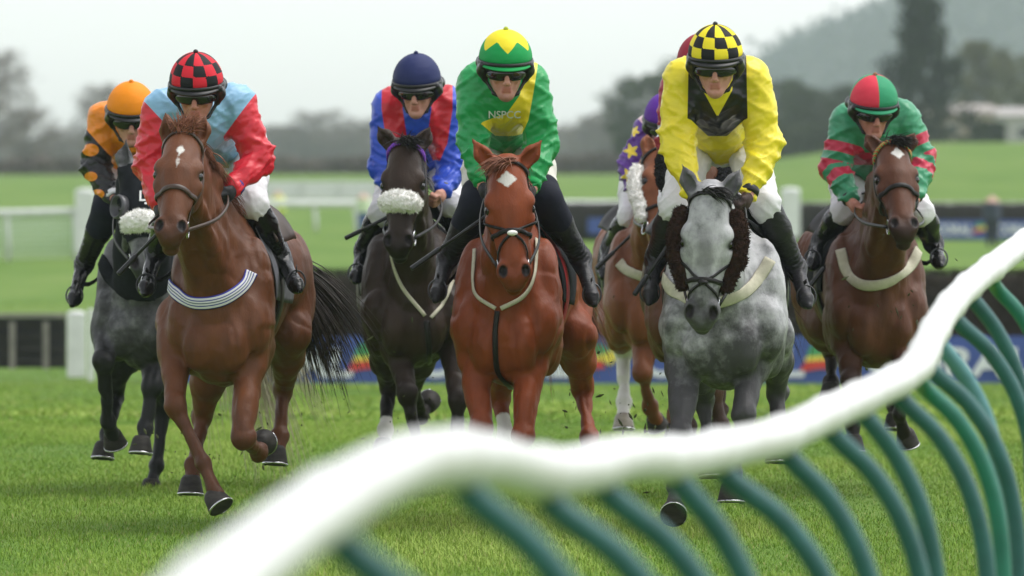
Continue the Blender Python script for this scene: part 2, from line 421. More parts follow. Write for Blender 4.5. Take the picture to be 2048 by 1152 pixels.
M_let = noisy('banner_white', (.66, .68, .72), (.74, .76, .78), 5, .6)
M_lg = [noisy(n, c, tuple(v*1.15 for v in c), 5, .6) for n, c in (('banner_green', (.07, .30, .12)), ('banner_yellow', (.72, .60, .08)), ('banner_red', (.55, .05, .04)))]
def swoosh(c, s, which):
    o = {'g': [(-.35, .5), (.1, .52), (.55, .3), (.3, .12), (-.5, .05)], 'y': [(-.55, .02), (.3, .10), (.6, .28), (.85, .05), (.6, -.3), (.2, -.12), (-.6, -.16)],
         'r': [(-.62, -.18), (.18, -.14), (.35, -.42), (-.1, -.45), (-.8, -.55)]}[which]
    o = spline(o+[o[0]], 24)[:-1]; n = len(o); V = [(c[0]+x*s, c[1]-d, c[2]+z*s) for d in (0, .012) for x, z in o]
    return V, [tuple(range(n))[::-1], tuple(range(n, 2*n))]+[(i, (i+1) % n, n+(i+1) % n, n+i) for i in range(n)]
def banner(px0, px1, yt, yb, Y, label, logos, word_h, txt='CORAL', wordw=None, skew=.08, group=None):
    a = P(px0, yb, Y); b = P(px1, yt, Y); t = thing('advertising_banner', label, 'banner', ((a[0]+b[0])/2, Y, a[2]), group); O = np.array(t.location)
    mb = MB(); n = 120; xs = np.linspace(a[0], b[0], n); rp = np.sin(xs*5.1)*.006+np.sin(xs*2.3+1)*.008
    V = []; F = []
    for i, x in enumerate(xs): V += [(x, Y+rp[i], a[2]-.06), (x, Y+rp[i], b[2]), (x, Y+.03+rp[i], b[2]), (x, Y+.03+rp[i], a[2]-.06)]
    for i in range(n-1):
        for j in range(4): F.append((i*4+j, i*4+(j+1) % 4, (i+1)*4+(j+1) % 4, (i+1)*4+j))
    mb.add(V, F+[(0, 1, 2, 3), (4*n-1, 4*n-2, 4*n-3, 4*n-4)]); sh = mb.build('sheet', M_blue, t, O, False)
    tv, tf = text_np(txt, .035, skew, .01); w0 = tv[:, 0].max()-tv[:, 0].min(); h0 = tv[:, 1].max()
    for lx in logos:
        for kx, wh in enumerate('gyr'):
            mb = MB(); mb.add(*swoosh((P(lx, 0, Y)[0], Y-.018, (a[2]+b[2])/2+.06*(b[2]-a[2])), (b[2]-a[2])*.54, wh)); mb.build('logo', M_lg[kx], sh, O, False)
        sx = (wordw*Y/FPX)/w0; sz = (b[2]-a[2])*word_h/h0
        V = np.stack([P(lx, 0, Y)[0]+(b[2]-a[2])*.98+(tv[:, 0]-tv[:, 0].min())*sx, Y-.022-tv[:, 2], a[2]+(b[2]-a[2])*.17+tv[:, 1]*sz], 1)
        mesh_np('lettering', V, tf, M_let, False, None, O, sh)
banner(340, 2520, 672, 768, 105.7, 'long blue advertising banner with white lettering along the foot of the black fence', [287, 737, 1190, 1642, 2094], .60, wordw=325)
# timber hurdle at the left with its white posts
M_dk = noisy('dark_timber', (.018, .017, .018), (.045, .04, .036), 4, .8, .2, .4, .01, (1, 6, 6))
M_wp = noisy('white_paint', (.60, .61, .60), (.76, .77, .76), 6, .5)
M_gt = noisy('grey_timber', (.16, .15, .13), (.28, .26, .23), 5, .8)
a = P(-130, 738, 106); b = P(132, 626, 106)
t = thing('timber_hurdle', 'dark slatted timber hurdle with pale top strip at far left', 'hurdle', ((a[0]+b[0])/2, 106, a[2])); O = np.array(t.location)
mb = MB(); H = b[2]-a[2]; L = b[0]-a[0]; cx = (a[0]+b[0])/2
for k in range(4): mb.box((cx, 106.06+.02*k, a[2]+H*(.14+.215*k)), (L, .05, H*.17))
mb.build('slats', M_dk, t, O, False)
mb = MB(); mb.box((cx, 106.25, a[2]+H*.46), (L-.02, .04, H*.9)); mb.build('backing', noisy('black_sheet', (.008, .01, .014), (.02, .022, .03), 3, .7), t, O, False)
mb = MB(); mb.box((cx, 106, b[2]-H*.04), (L, .16, H*.07)); mb.build('top_rail', M_gt, t, O, False)
for px in (25, 92): 
    mb = MB(); mb.box((P(px, 0, 106)[0], 105.97, a[2]+H*.42), (.075, .06, H*.84)); mb.build('upright', M_gt, t, O, False)
def white_post(px, wpx, yt, yb, Y, label, cap=True, group='white posts of the far rails'):
    a = P(px, yb, Y); h = (yb-yt)*Y/FPX; wv = wpx*Y/FPX
    t = thing('post', label, 'post', (a[0], Y, a[2]), group); O = np.array(t.location); mb = MB()
    mb.box((a[0], Y, a[2]+h/2-.05), (wv, wv, h+.1)); mb.build('shaft', M_wp, t, O, False)
    mb = MB(); mb.lathe([(wv*.5, -.02), (wv*.52, wv*.06), (wv*.4, wv*.14), (.005, wv*.2)], (a[0], Y, a[2]+h), (0, 0, 1), 12); mb.build('cap', M_wp, t, O)
white_post(153, 36, 628, 738, 105.6, 'pale square post at the right end of the timber hurdle')
white_post(182, 12, 620, 745, 105.2, 'thin white post just right of the timber hurdle')
white_post(171, 40, 384, 498, 180, 'stout white post behind the jockey in the orange cap')
white_post(1581, 38, 382, 466, 190, 'stout white post between the yellow and the red and green jockeys')
def far_rail(px0, px1, y, Y, thick, label, npost, mesh_to=None, wave=0, ybase=None, group='white rails on the far course'):
    xs = np.linspace(px0, px1, 40); c = np.array([P(x, y+wave*math.sin((x-px0)/140), Y) for x in xs]); t = thing('running_rail', label, 'rail', (c[20][0], Y, float(ground_z(c[20][0], Y))), group); O = np.array(t.location)
    mb = MB(); mb.tube(c, thick/2, 10); mb.build('rail_tube', M_wp, t, O)
    for x in np.linspace(px0+5, px1-5, npost):
        q = P(x, y, Y); g = float(ground_z(q[0], Y)); mb = MB(); mb.tube([(q[0], Y, q[2]), (q[0]+.05, Y, (g+q[2])/2), (q[0]+.05, Y, g-.1)], thick*.28, 8); mb.build('post', M_wp, t, O)
    if mesh_to:
        V = []; F = []; n = 40
        for i in range(n): V += [(c[i][0], Y+.03, c[i][2]-.05), (c[i][0], Y+.03, c[i][2]-mesh_to)]
        mb = MB()
        for k in range(9): z = .1+k*(mesh_to-.1)/8; mb.tube([(q_[0], Y+.04, q_[2]-z) for q_ in c], .012, 5)
        for x in np.linspace(px0, px1, 60): q = P(x, y, Y); mb.tube([(q[0], Y+.04, q[2]-.05), (q[0], Y+.04, q[2]-mesh_to)], .012, 5)
        mb.build('netting', noisy('netting', (.55, .65, .58), (.62, .7, .64), 4, .7), t, O)
far_rail(-260, 152, 421, 180, .16, 'white rail with pale netting left of the orange capped jockey', 4, .95, 5)
far_rail(380, 1280, 408, 215, .20, 'long white rail running behind the middle jockeys', 12)
far_rail(1600, 2200, 408, 215, .09, 'thin white rail to the right behind the red and green jockey', 7)
# covered white rail screen, centre left
a = P(300, 398, 285); b = P(768, 362, 285); t = thing('rail_screen', 'broad white screen beyond the rails in the left centre', 'screen', ((a[0]+b[0])/2, 285, a[2])); O = np.array(t.location)
mb = MB(); mb.box(((a[0]+b[0])/2, 285, (a[2]+b[2])/2), (b[0]-a[0], .06, b[2]-a[2])); mb.build('sheet', M_wp, t, O, False)
for px in np.linspace(310, 758, 7): mb = MB(); q = P(px, 398, 285); mb.box((q[0], 284.9, (a[2]+b[2])/2-.2), (.09, .09, b[2]-a[2]+.45)); mb.build('post', M_wp, t, O, False)
# second fence far right
brush('brush_fence', 1120, 2350, 407, 450, 200, 1.2, 'distant second brush fence across the right background', ((.012, .011, .010), (.03, .026, .022)), 5000)
banner(1872, 2400, 441, 474, 199.6, 'small distant blue banner with white lettering at the right', [1840, 1960, 2080, 2200], .62, wordw=72)
banner(1176, 1262, 436, 462, 199.6, 'short dark blue panel in front of the distant fence, left of the purple sleeved jockey', [], .6, wordw=70)

# far people standing by the course
def far_person(px, yt, yb, Y, top, legs, label):
    s = FPX/Y; foot = P(px, yb, Y); H = (yb-yt)/s; t = thing('person', label, 'person', foot, None); O = np.array(t.location); k = H/1.75
    f = Field(); X = lambda x, y, z: foot+np.array([x, y, z])*k
    f.cone(X(0, 0, .95), X(0, 0, 1.38), .14, .17, .04).ell(X(0, -.01, 1.63), np.array([.085, .1, .12])*k, None, .03).cone(X(0, 0, 1.4), X(0, 0, 1.55), .06, .055)
    for sx in (-1, 1):
        f.chain([X(sx*.2, 0, 1.38), X(sx*.25, .02, 1.1), X(sx*.22, -.1, .88)], [.06, .05, .04]); f.chain([X(sx*.1, 0, .95), X(sx*.11, -.03, .5), X(sx*.12, .02, .08)], [.09, .065, .045]); f.cone(X(sx*.12, .02, .05), X(sx*.13, -.12, .04), .045, .04)
    V, F = f.mesh(.03); z = (V[:, 2]-O[2])/k; fm = np.where(z[F].mean(1) > 1.5, 2, np.where(z[F].mean(1) > .92, 0, 1))
    mesh_np('body', V, F, [mat('far_coat', top, .8), mat('far_trousers', legs, .8), mat('far_skin', (.5, .33, .26), .7)], True, None, O, t, fm)
far_person(727, 385, 470, 205, (.62, .72, .5), (.03, .08, .25), 'small distant figure with blue trousers standing near the rail left of the blue jockey')
far_person(556, 380, 470, 230, (.65, .75, .12), (.25, .3, .12), 'small distant figure in a yellow top beyond the left chestnut horse')
far_person(1984, 390, 492, 170, (.05, .06, .09), (.03, .035, .05), 'small dark distant figure in front of the far fence at right')

# ------------------------------------------------------------------ trees, wooded hill, houses
M_bark = noisy('bark', (.05, .042, .035), (.10, .085, .07), 3, .9, .1, .5, .05)
def leafmat(name, c1, c2, c3):
    def bd(nt, b):
        q = NB(nt); q.link(q.ramp(q.attr('tone'), [(0, c1), (.5, c2), (1, c3)]), b.inputs['Base Color'])
    return mat(name, c2, .8, .1, bd)
M_leaf = {'bare': leafmat('winter_twigs', (.10, .080, .074), (.16, .13, .118), (.23, .19, .17)),
          'green': leafmat('dull_green_leaves', (.022, .034, .016), (.042, .058, .027), (.075, .088, .042)),
          'fir': leafmat('conifer_needles', (.010, .017, .012), (.018, .028, .018), (.03, .042, .026)),
          'spring': leafmat('olive_leaves', (.06, .065, .03), (.10, .105, .05), (.14, .14, .07))}
PROTO = {}
def tree(name, kind, px, ytop, ybase, Y, wpx, label, group, variant=0):
    H = (ybase-ytop)*Y/FPX; W = wpx*Y/FPX; base = P(px, ybase, Y)
    key = (kind, variant)
    if key not in PROTO:   # unit tree: height 1, crown width 1
        rg = np.random.default_rng(hash(key[0]) % 1000 + variant if False else sum(map(ord, kind))+variant*13)
        mb = MB(); mb.tube(spline([(0, 0, -.03), (.01, 0, .25), (-.012, .01, .55), (.005, 0, .9)], 10), np.linspace(.028, .006, 10), 8); tips = []
        nb = 34
        for k in range(nb):
            z = .12+.8*k/nb; a = k*2.4+rg.random(); r = (.5*(1-.96*((z-.05)/.95))+.06*rg.random() if kind == 'fir' else .47*math.sin(math.pi*min(1, max(.15, (z-.05)/.95)))**.6)*(.7+.5*rg.random())
            up = -.06 if kind == 'fir' else .16*(1-z*.6)
            pts = spline([(0, 0, z), (r*.5*math.cos(a), r*.5*math.sin(a), z+up*.6), (r*math.cos(a), r*math.sin(a), z+up)], 6)
            mb.tube(pts, np.linspace(.009, .002, 6), 5); tips += [pts[i] for i in (2, 3, 4, 5, 5)]
        trunk_v, trunk_f = np.concatenate(mb.V), mb.F
        tips = np.array(tips); n = 5200; c = tips[rg.integers(0, len(tips), n)]+rg.normal(size=(n, 3))*[.055, .055, .035]
        if kind in ('green', 'spring', 'bare'): c[:, 2] = np.minimum(c[:, 2], 1.0+.02*rg.random(n))
        s = .012+.014*rg.random(n); d1 = rg.normal(size=(n, 3)); d1 /= np.linalg.norm(d1, axis=1)[:, None]; d2 = np.cross(d1, rg.normal(size=(n, 3))); d2 /= np.linalg.norm(d2, axis=1)[:, None]
        kk = .22 if kind == 'bare' else .75; ll = 2.0 if kind == 'bare' else 1.2
        V = np.stack([c-d1*s[:, None]*ll, c+d2*s[:, None]*kk, c+d1*s[:, None]*ll, c-d2*s[:, None]*kk], 1).reshape(-1, 3)
        tone = np.clip(.5+.4*vnoise(c, 7, 2)+.3*(rg.random(n)-.5), 0, 1)
        PROTO[key] = (mesh_np('trunk', trunk_v, trunk_f, M_bark), mesh_np('crown', V, np.arange(4*n).reshape(-1, 4), M_leaf[kind], False, {'tone': np.repeat(tone, 4)}))
        first = True
    else: first = False
    t = thing(name, label, 'tree', base, group); t.scale = (W, W, H); t.rotation_euler = (0, 0, random.random()*6)
    for o in PROTO[key]:
        c = o if first else o.copy()
        if not first: COL.objects.link(c)
        c.parent = t
    return t
tree('conifer', 'fir', 1842, -60, 305, 420, 215, 'tall dark conifer with dense crown behind the red and green jockey', None)
for px, yt, wd, Y, lb, v in [(1290, 150, 190, 560, 'dull green bushy tree at the left end of the right hand tree belt', 0), (1400, 120, 220, 600, 'taller dull green tree just behind the yellow jockey', 1),
                             (1545, 158, 200, 540, 'broad dull green tree right of the yellow jockey', 2), (1650, 172, 190, 520, 'dull green tree left of the tall conifer', 0), (1740, 180, 160, 530, 'low dull green tree touching the foot of the tall conifer', 1)]:
    tree('broadleaf_tree', 'green', px, yt, 318, Y, wd, lb, 'green trees behind the course at right', v)
tree('broadleaf_tree', 'spring', 1968, 84, 280, 520, 150, 'pale olive tree right of the tall conifer', 'green trees behind the course at right')
tree('broadleaf_tree', 'spring', 2075, 110, 280, 540, 140, 'pale olive tree at the right edge of the picture', 'green trees behind the course at right', 1)
for px, yt, wd, Y, lb, v in [(-25, 105, 190, 620, 'largest bare winter tree at the left edge of the picture', 0), (55, 215, 130, 680, 'bare winter tree just right of the largest one at the left edge', 1),
                             (215, 170, 150, 720, 'bare winter tree rising behind the orange cap', 2), (120, 255, 110, 800, 'small pale bare tree left of the orange capped jockey', 1),
                             (640, 222, 150, 1000, 'rounded bare tree halfway between the red and blue jockeys', 0), (560, 250, 110, 1000, 'bare tree just right of the red sleeved jockey', 2),
                             (735, 238, 110, 1000, 'bare tree just left of the blue jockey', 1), (1180, 228, 110, 900, 'bare tree just right of the green jockey', 2), (1240, 215, 100, 900, 'bare tree left of the green tree belt', 0)]:
    tree('bare_tree', 'bare', px, yt, 350, Y, wd, lb, 'bare winter trees on the skyline', v)
# far wood (one mass) and low hedges
def mass(name, pts, Y, dep, kind, label, n, leaf, cat, group=None):
    'pts: (px, ytop, ybase)'
    pts = np.array(pts, float); px = RNG.uniform(pts[0, 0], pts[-1, 0], n); top = np.interp(px, pts[:, 0], pts[:, 1]); bot = np.interp(px, pts[:, 0], pts[:, 2])
    top = top+8*vnoise(np.stack([px/45, 0*px, 0*px], 1), 1, 4)+5*vnoise(np.stack([px/16, 0*px, 0*px], 1), 1, 8)
    u = RNG.random(n)**.8; py = bot+(top-bot)*u; yy = Y+dep*RNG.random(n)
    c = np.stack([(px-1024)/FPX*Y, yy, CAMH-(py-HZ)/FPX*Y], 1); s = leaf*(.6+.8*RNG.random(n))
    d1 = RNG.normal(size=(n, 3)); d1 /= np.linalg.norm(d1, axis=1)[:, None]; d2 = np.cross(d1, RNG.normal(size=(n, 3))); d2 /= np.linalg.norm(d2, axis=1)[:, None]
    V = np.stack([c-d1*s[:, None], c+d2*s[:, None]*.6, c+d1*s[:, None], c-d2*s[:, None]*.6], 1).reshape(-1, 3)
    tone = np.clip(.5+.5*vnoise(c*[1, .2, 1], 1/(leaf*9), 2)+.2*(RNG.random(n)-.5), 0, 1)
    o = mesh_np(name, V, np.arange(4*n).reshape(-1, 4), M_leaf[kind], False, {'tone': np.repeat(tone, 4)}); return tag(o, label, cat, group, 'stuff')
mass('far_wood', [(-250, 300, 345), (0, 285, 345), (150, 280, 345), (420, 262, 345), (560, 255, 345), (760, 262, 345), (900, 290, 345), (1120, 255, 345), (1270, 235, 345)], 1150, 40, 'bare', 'hazy leafless wood along the skyline', 26000, .55, 'wood')
mass('hedge', [(-300, 318, 372), (165, 318, 372)], 455, 2, 'bare', 'low brown hedge below the bare trees at the left edge', 9000, .14, 'hedge')
mass('hedge', [(420, 318, 362), (1290, 308, 362)], 470, 2, 'bare', 'low leafless hedge along the far edge of the course in the middle', 22000, .14, 'hedge')
mass('hedge', [(1230, 265, 318), (1560, 250, 318), (1880, 250, 318)], 480, 4, 'green', 'dark green undergrowth below the tree belt at right', 20000, .17, 'hedge')
# wooded hill
hp = np.array([(1380, 330), (1450, 250), (1540, 150), (1570, 95), (1640, 55), (1700, 40), (1745, 12), (1790, -10), (1900, -40), (2100, -70), (2300, -40), (2600, 60), (2900, 330)], float)
nx, ny = 120, 30; V = []
for j in range(ny):
    v = j/(ny-1)
    for i in range(nx):
        px = 1380+i*(1520/(nx-1)); top = CAMH-(np.interp(px, hp[:, 0], hp[:, 1])-HZ)/FPX*2300
        y = 2000+v*600; prof = math.sin(min(v*1.15, 1)*math.pi/2) if v < .85 else 1-(v-.85)*3
        V.append(((px-1024)/FPX*2300*(y/2300), y, 1.0+(top-1.0)*max(0, prof)*(1+.03*float(vnoise(np.array([i*.4, j*.6, 0.]), 1, 3)))))
ii = np.arange(nx*ny).reshape(ny, nx); HV = np.array(V)
HF = np.stack([ii[:-1, :-1], ii[:-1, 1:], ii[1:, 1:], ii[1:, :-1]], -1).reshape(-1, 4)
tag(mesh_np('hill', HV, HF, noisy('hillside', (.03, .035, .024), (.06, .06, .04), .03, .95, .1)), kind='structure')
n = 26000; i = RNG.integers(0, len(HV), n); c = HV[i]+RNG.normal(size=(n, 3))*[4.5, 9, 1.2]+[0, 0, 1.5]; s = 1.1*(.5+RNG.random(n))
d1 = RNG.normal(size=(n, 3)); d1 /= np.linalg.norm(d1, axis=1)[:, None]; d2 = np.cross(d1, RNG.normal(size=(n, 3))); d2 /= np.linalg.norm(d2, axis=1)[:, None]
V = np.stack([c-d1*s[:, None], c+d2*s[:, None], c+d1*s[:, None], c-d2*s[:, None]], 1).reshape(-1, 3)
tag(mesh_np('hill_wood', V, np.arange(4*n).reshape(-1, 4), M_leaf['fir'], False, {'tone': np.repeat(np.clip(.5+.5*vnoise(c, .05, 6), 0, 1), 4)}), 'hazy blue wood covering the hill at upper right', 'wood', None, 'stuff')
# low buildings at the right edge
def house(px0, px1, ytop, ybase, Y, dep, wall, roof, label, wins, gable=.0):
    a = P(px0, ybase, Y); b = P(px1, ytop, Y); t = thing('house', label, 'house', ((a[0]+b[0])/2, Y, a[2])); O = np.array(t.location); H = b[2]-a[2]; L = b[0]-a[0]
    mb = MB(); mb.box(((a[0]+b[0])/2, Y+dep/2, a[2]+H*.4-.2), (L, dep, H*.8+.4)); mb.build('wall', noisy('render', wall, tuple(v*1.15 for v in wall), 2, .8), t, O, False)
    mb = MB(); e = .25; x0, x1, z0, z1 = a[0]-e, b[0]+e, a[2]+H*.8, b[2]
    mb.add([(x0, Y-e, z0), (x1, Y-e, z0), (x1, Y+dep+e, z0), (x0, Y+dep+e, z0), (x0+gable, Y+dep*.5, z1), (x1-gable, Y+dep*.5, z1)], [(0, 1, 5, 4), (2, 3, 4, 5), (1, 2, 5), (3, 0, 4), (0, 3, 2, 1)]); mb.build('roof', noisy('roof', roof, tuple(v*1.2 for v in roof), 3, .8), t, O, False)
    for u, v, ww, hh in wins:
        mb = MB(); mb.box((a[0]+L*u, Y-.02, a[2]+H*v), (ww, .06, hh)); f = mb.build('window', M_wp, t, O, False)
        mb = MB(); mb.box((a[0]+L*u, Y-.05, a[2]+H*v), (ww*.86, .03, hh*.84)); mb.build('pane', mat('glass', (.03, .035, .04), .15, .5), f, O, False)
house(1862, 1990, 208, 300, 440, 4, (.34, .29, .23), (.30, .27, .25), 'tan bungalow with a shallow grey roof right of the conifer', [(.35, .45, .5, .6), (.75, .45, .6, .6)], .3)
house(1992, 2180, 214, 302, 450, 4, (.40, .39, .37), (.33, .31, .30), 'pale grey bungalow cut by the right edge of the picture', [(.3, .42, .7, .6), (.7, .42, .7, .6)], .2)
mass('garden_bush', [(1945, 248, 300), (2010, 244, 300)], 435, 1, 'green', 'dark rounded bush in front of the bungalows', 1500, .16, 'bush')
# the damp air between here and the hill
mb = MB(); mb.box((0, 1340, 38), (2400, 2780, 92))
hz = mb.build('haze', None, smooth=False); hm = bpy.data.materials.new('haze'); hm.use_nodes = True; ht = hm.node_tree; ht.nodes.clear()
pv = ht.nodes.new('ShaderNodeVolumePrincipled'); pv.inputs['Color'].default_value = (.83, .925, 1, 1); pv.inputs['Anisotropy'].default_value = .55; pv.inputs['Density'].default_value = HAZE
ou = ht.nodes.new('ShaderNodeOutputMaterial'); ht.links.new(pv.outputs[0], ou.inputs['Volume']); hz.data.materials.append(hm)
tag(hz, 'thin pale haze hanging over the whole racecourse', 'haze', kind='stuff')
# ------------------------------------------------------------------ horses
def coat(name, base, dark, white=(.62, .60, .56), c_scale=22, var=.25, dapple=None, rough=.46, spec=.22, points=1.0):
    def bd(nt, b):
        q = NB(nt); n1 = q.noise(2.2, 4, .55); n2 = q.noise(42, 3, .6, (1, 1, .35))
        lo = tuple(v*(1-var) for v in base); hi = tuple(v*(1+var) for v in base)
        c = q.ramp(q.math('ADD', q.math('MULTIPLY', n1, .55), q.math('MULTIPLY', q.noise(13, 5, .65, (1, 1, .3)), .45)), [(.34, lo), (.5, base), (.66, hi)])
        if dapple:
            tc = q.n('ShaderNodeTexCoord'); wv = q.n('ShaderNodeTexNoise'); wv.inputs['Scale'].default_value = 6; wv.inputs['Detail'].default_value = 4; q.link(tc.outputs['Object'], wv.inputs['Vector'])
            vo = q.n('ShaderNodeTexVoronoi', feature='SMOOTH_F1'); vo.inputs['Scale'].default_value = c_scale; vo.inputs['Randomness'].default_value = 1
            mx = q.mix(.18, tc.outputs['Object'], wv.outputs['Color'], 'ADD'); q.link(mx, vo.inputs['Vector'])
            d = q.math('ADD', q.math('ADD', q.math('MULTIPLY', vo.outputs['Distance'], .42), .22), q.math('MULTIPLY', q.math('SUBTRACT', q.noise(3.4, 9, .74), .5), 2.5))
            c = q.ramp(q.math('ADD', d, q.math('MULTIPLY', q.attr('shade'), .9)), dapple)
        c = q.mix(q.math('MULTIPLY', q.attr('dark'), points, True), c, dark)
        c = q.mix(q.math('MULTIPLY', q.math('SUBTRACT', n2, .45), .35, True), c, q.mix(1.0, c, (.6, .6, .6), 'MULTIPLY'))
        wm = q.n('ShaderNodeMapRange'); wm.inputs[1].default_value = -.004; wm.inputs[2].default_value = .006
        q.link(q.math('ADD', q.attr('white'), q.math('MULTIPLY', q.math('SUBTRACT', q.noise(60, 3, .6), .5), .02)), wm.inputs[0])
        c = q.mix(wm.outputs[0], c, white)
        c = q.mix(q.attr('hole'), c, (.010, .007, .007))
        q.link(c, b.inputs['Base Color']); q.bump(b, q.math('ADD', q.noise(150, 3, .65, (1, 1, .3)), q.math('MULTIPLY', q.noise(26, 3, .55, (1, 1, .35)), 1.6)), .35, .006)
    m = mat(name, base, rough, spec, bd)
    return m
M_leather = noisy('black_leather', (.007, .006, .006), (.016, .014, .013), 20, .42, .25, .15, .002)
M_tan = noisy('tan_leather', (.22, .075, .03), (.33, .12, .05), 18, .4, .4, .15, .002)
M_brn = noisy('brown_leather', (.035, .020, .014), (.06, .036, .025), 18, .4, .4, .15, .002)
M_web = noisy('cream_webbing', (.42, .395, .30), (.56, .53, .42), 30, .75, .2, .2, .002)
M_steel = mat('steel', (.55, .55, .56), .25, .5, None, Metallic=1.0)
M_eye = mat('eye', (.008, .006, .005), .08, .6)
M_cloth = noisy('black_cloth', (.007, .008, .010), (.016, .018, .022), 14, .85, .1, .5, .004)
M_hoof = noisy('hoof_horn', (.013, .011, .010), (.042, .036, .032), 16, .62, .25, .2, .003, (1, 1, 3))
M_hoofp = noisy('pale_hoof_horn', (.20, .17, .14), (.34, .30, .25), 16, .45, .4, .2, .003, (1, 1, 3))
M_sheep = {'white': noisy('white_sheepskin', (.84, .82, .77), (.90, .89, .86), 40, .95, .1, .6, .01),
           'brown': noisy('brown_sheepskin', (.016, .008, .006), (.05, .024, .017), 40, .95, .1, .6, .01),
           'black': noisy('black_sheepskin', (.008, .008, .009), (.025, .024, .026), 40, .95, .1, .6, .01)}
def fluff(name, f, h, m, parent, O, seed, n=1800, ln=.010):
    'sheepskin: a bumpy cored pad with many short tufts'
    V, F = f.mesh(h); N = f.grad(V, .004)
    V = V+N*(.006*vnoise(V, 55, seed)+.005*vnoise(V, 120, seed))[:, None]
    core = mesh_np(name, V, F, m, True, None, O, parent)
    rg = np.random.default_rng(seed); i = rg.integers(0, len(V), n); c = V[i]; d = N[i]+.6*rg.normal(size=(n, 3)); d /= np.linalg.norm(d, axis=1)[:, None]
    s = np.cross(d, rg.normal(size=(n, 3))); s /= np.linalg.norm(s, axis=1)[:, None]; L = ln*(.5+rg.random(n))[:, None]
    VV = np.stack([c-s*.003, c+s*.003, c+d*L], 1).reshape(-1, 3)
    mesh_np('wool', VV, np.arange(3*n).reshape(-1, 3), m, False, None, O, core)
    return core
def strands(name, roots, dirs, length, m, parent, O, droop=.3, rad=.0018, wob=.03, seg=7, seed=0, spread=.25):
    rg = np.random.default_rng(seed); V = []; F = []; nn = 0
    for r, d, L in zip(roots, dirs, length):
        d = nrm(np.asarray(d)+spread*rg.normal(size=3)); w = rg.normal(size=3)*wob; pts = []
        p = np.asarray(r, float).copy(); cur = d.copy()
        for i in range(seg): pts.append(p.copy()); p = p+cur*L/(seg-1); cur = nrm(cur+np.array([0, 0, -droop/(seg-1)])+w*.6+rg.normal(size=3)*wob)
        pts = np.array(pts); t = np.gradient(pts, axis=0); u = np.cross(t, rg.normal(size=3)); u /= np.linalg.norm(u, axis=1)[:, None]+1e-9
        rr = (rad*(1-np.linspace(0, 1, seg)**2*.85))[:, None]; v = np.cross(t, u); v /= np.linalg.norm(v, axis=1)[:, None]+1e-9
        for k in range(3): a = k*2.094; V.append(pts+rr*(math.cos(a)*u+math.sin(a)*v))
        for i in range(seg-1):
            for k in range(3): l = (k+1) % 3; F.append((nn+k*seg+i, nn+l*seg+i, nn+l*seg+i+1, nn+k*seg+i+1))
        nn += 3*seg
    return mesh_np(name, np.concatenate(V), F, m, True, None, O, parent)

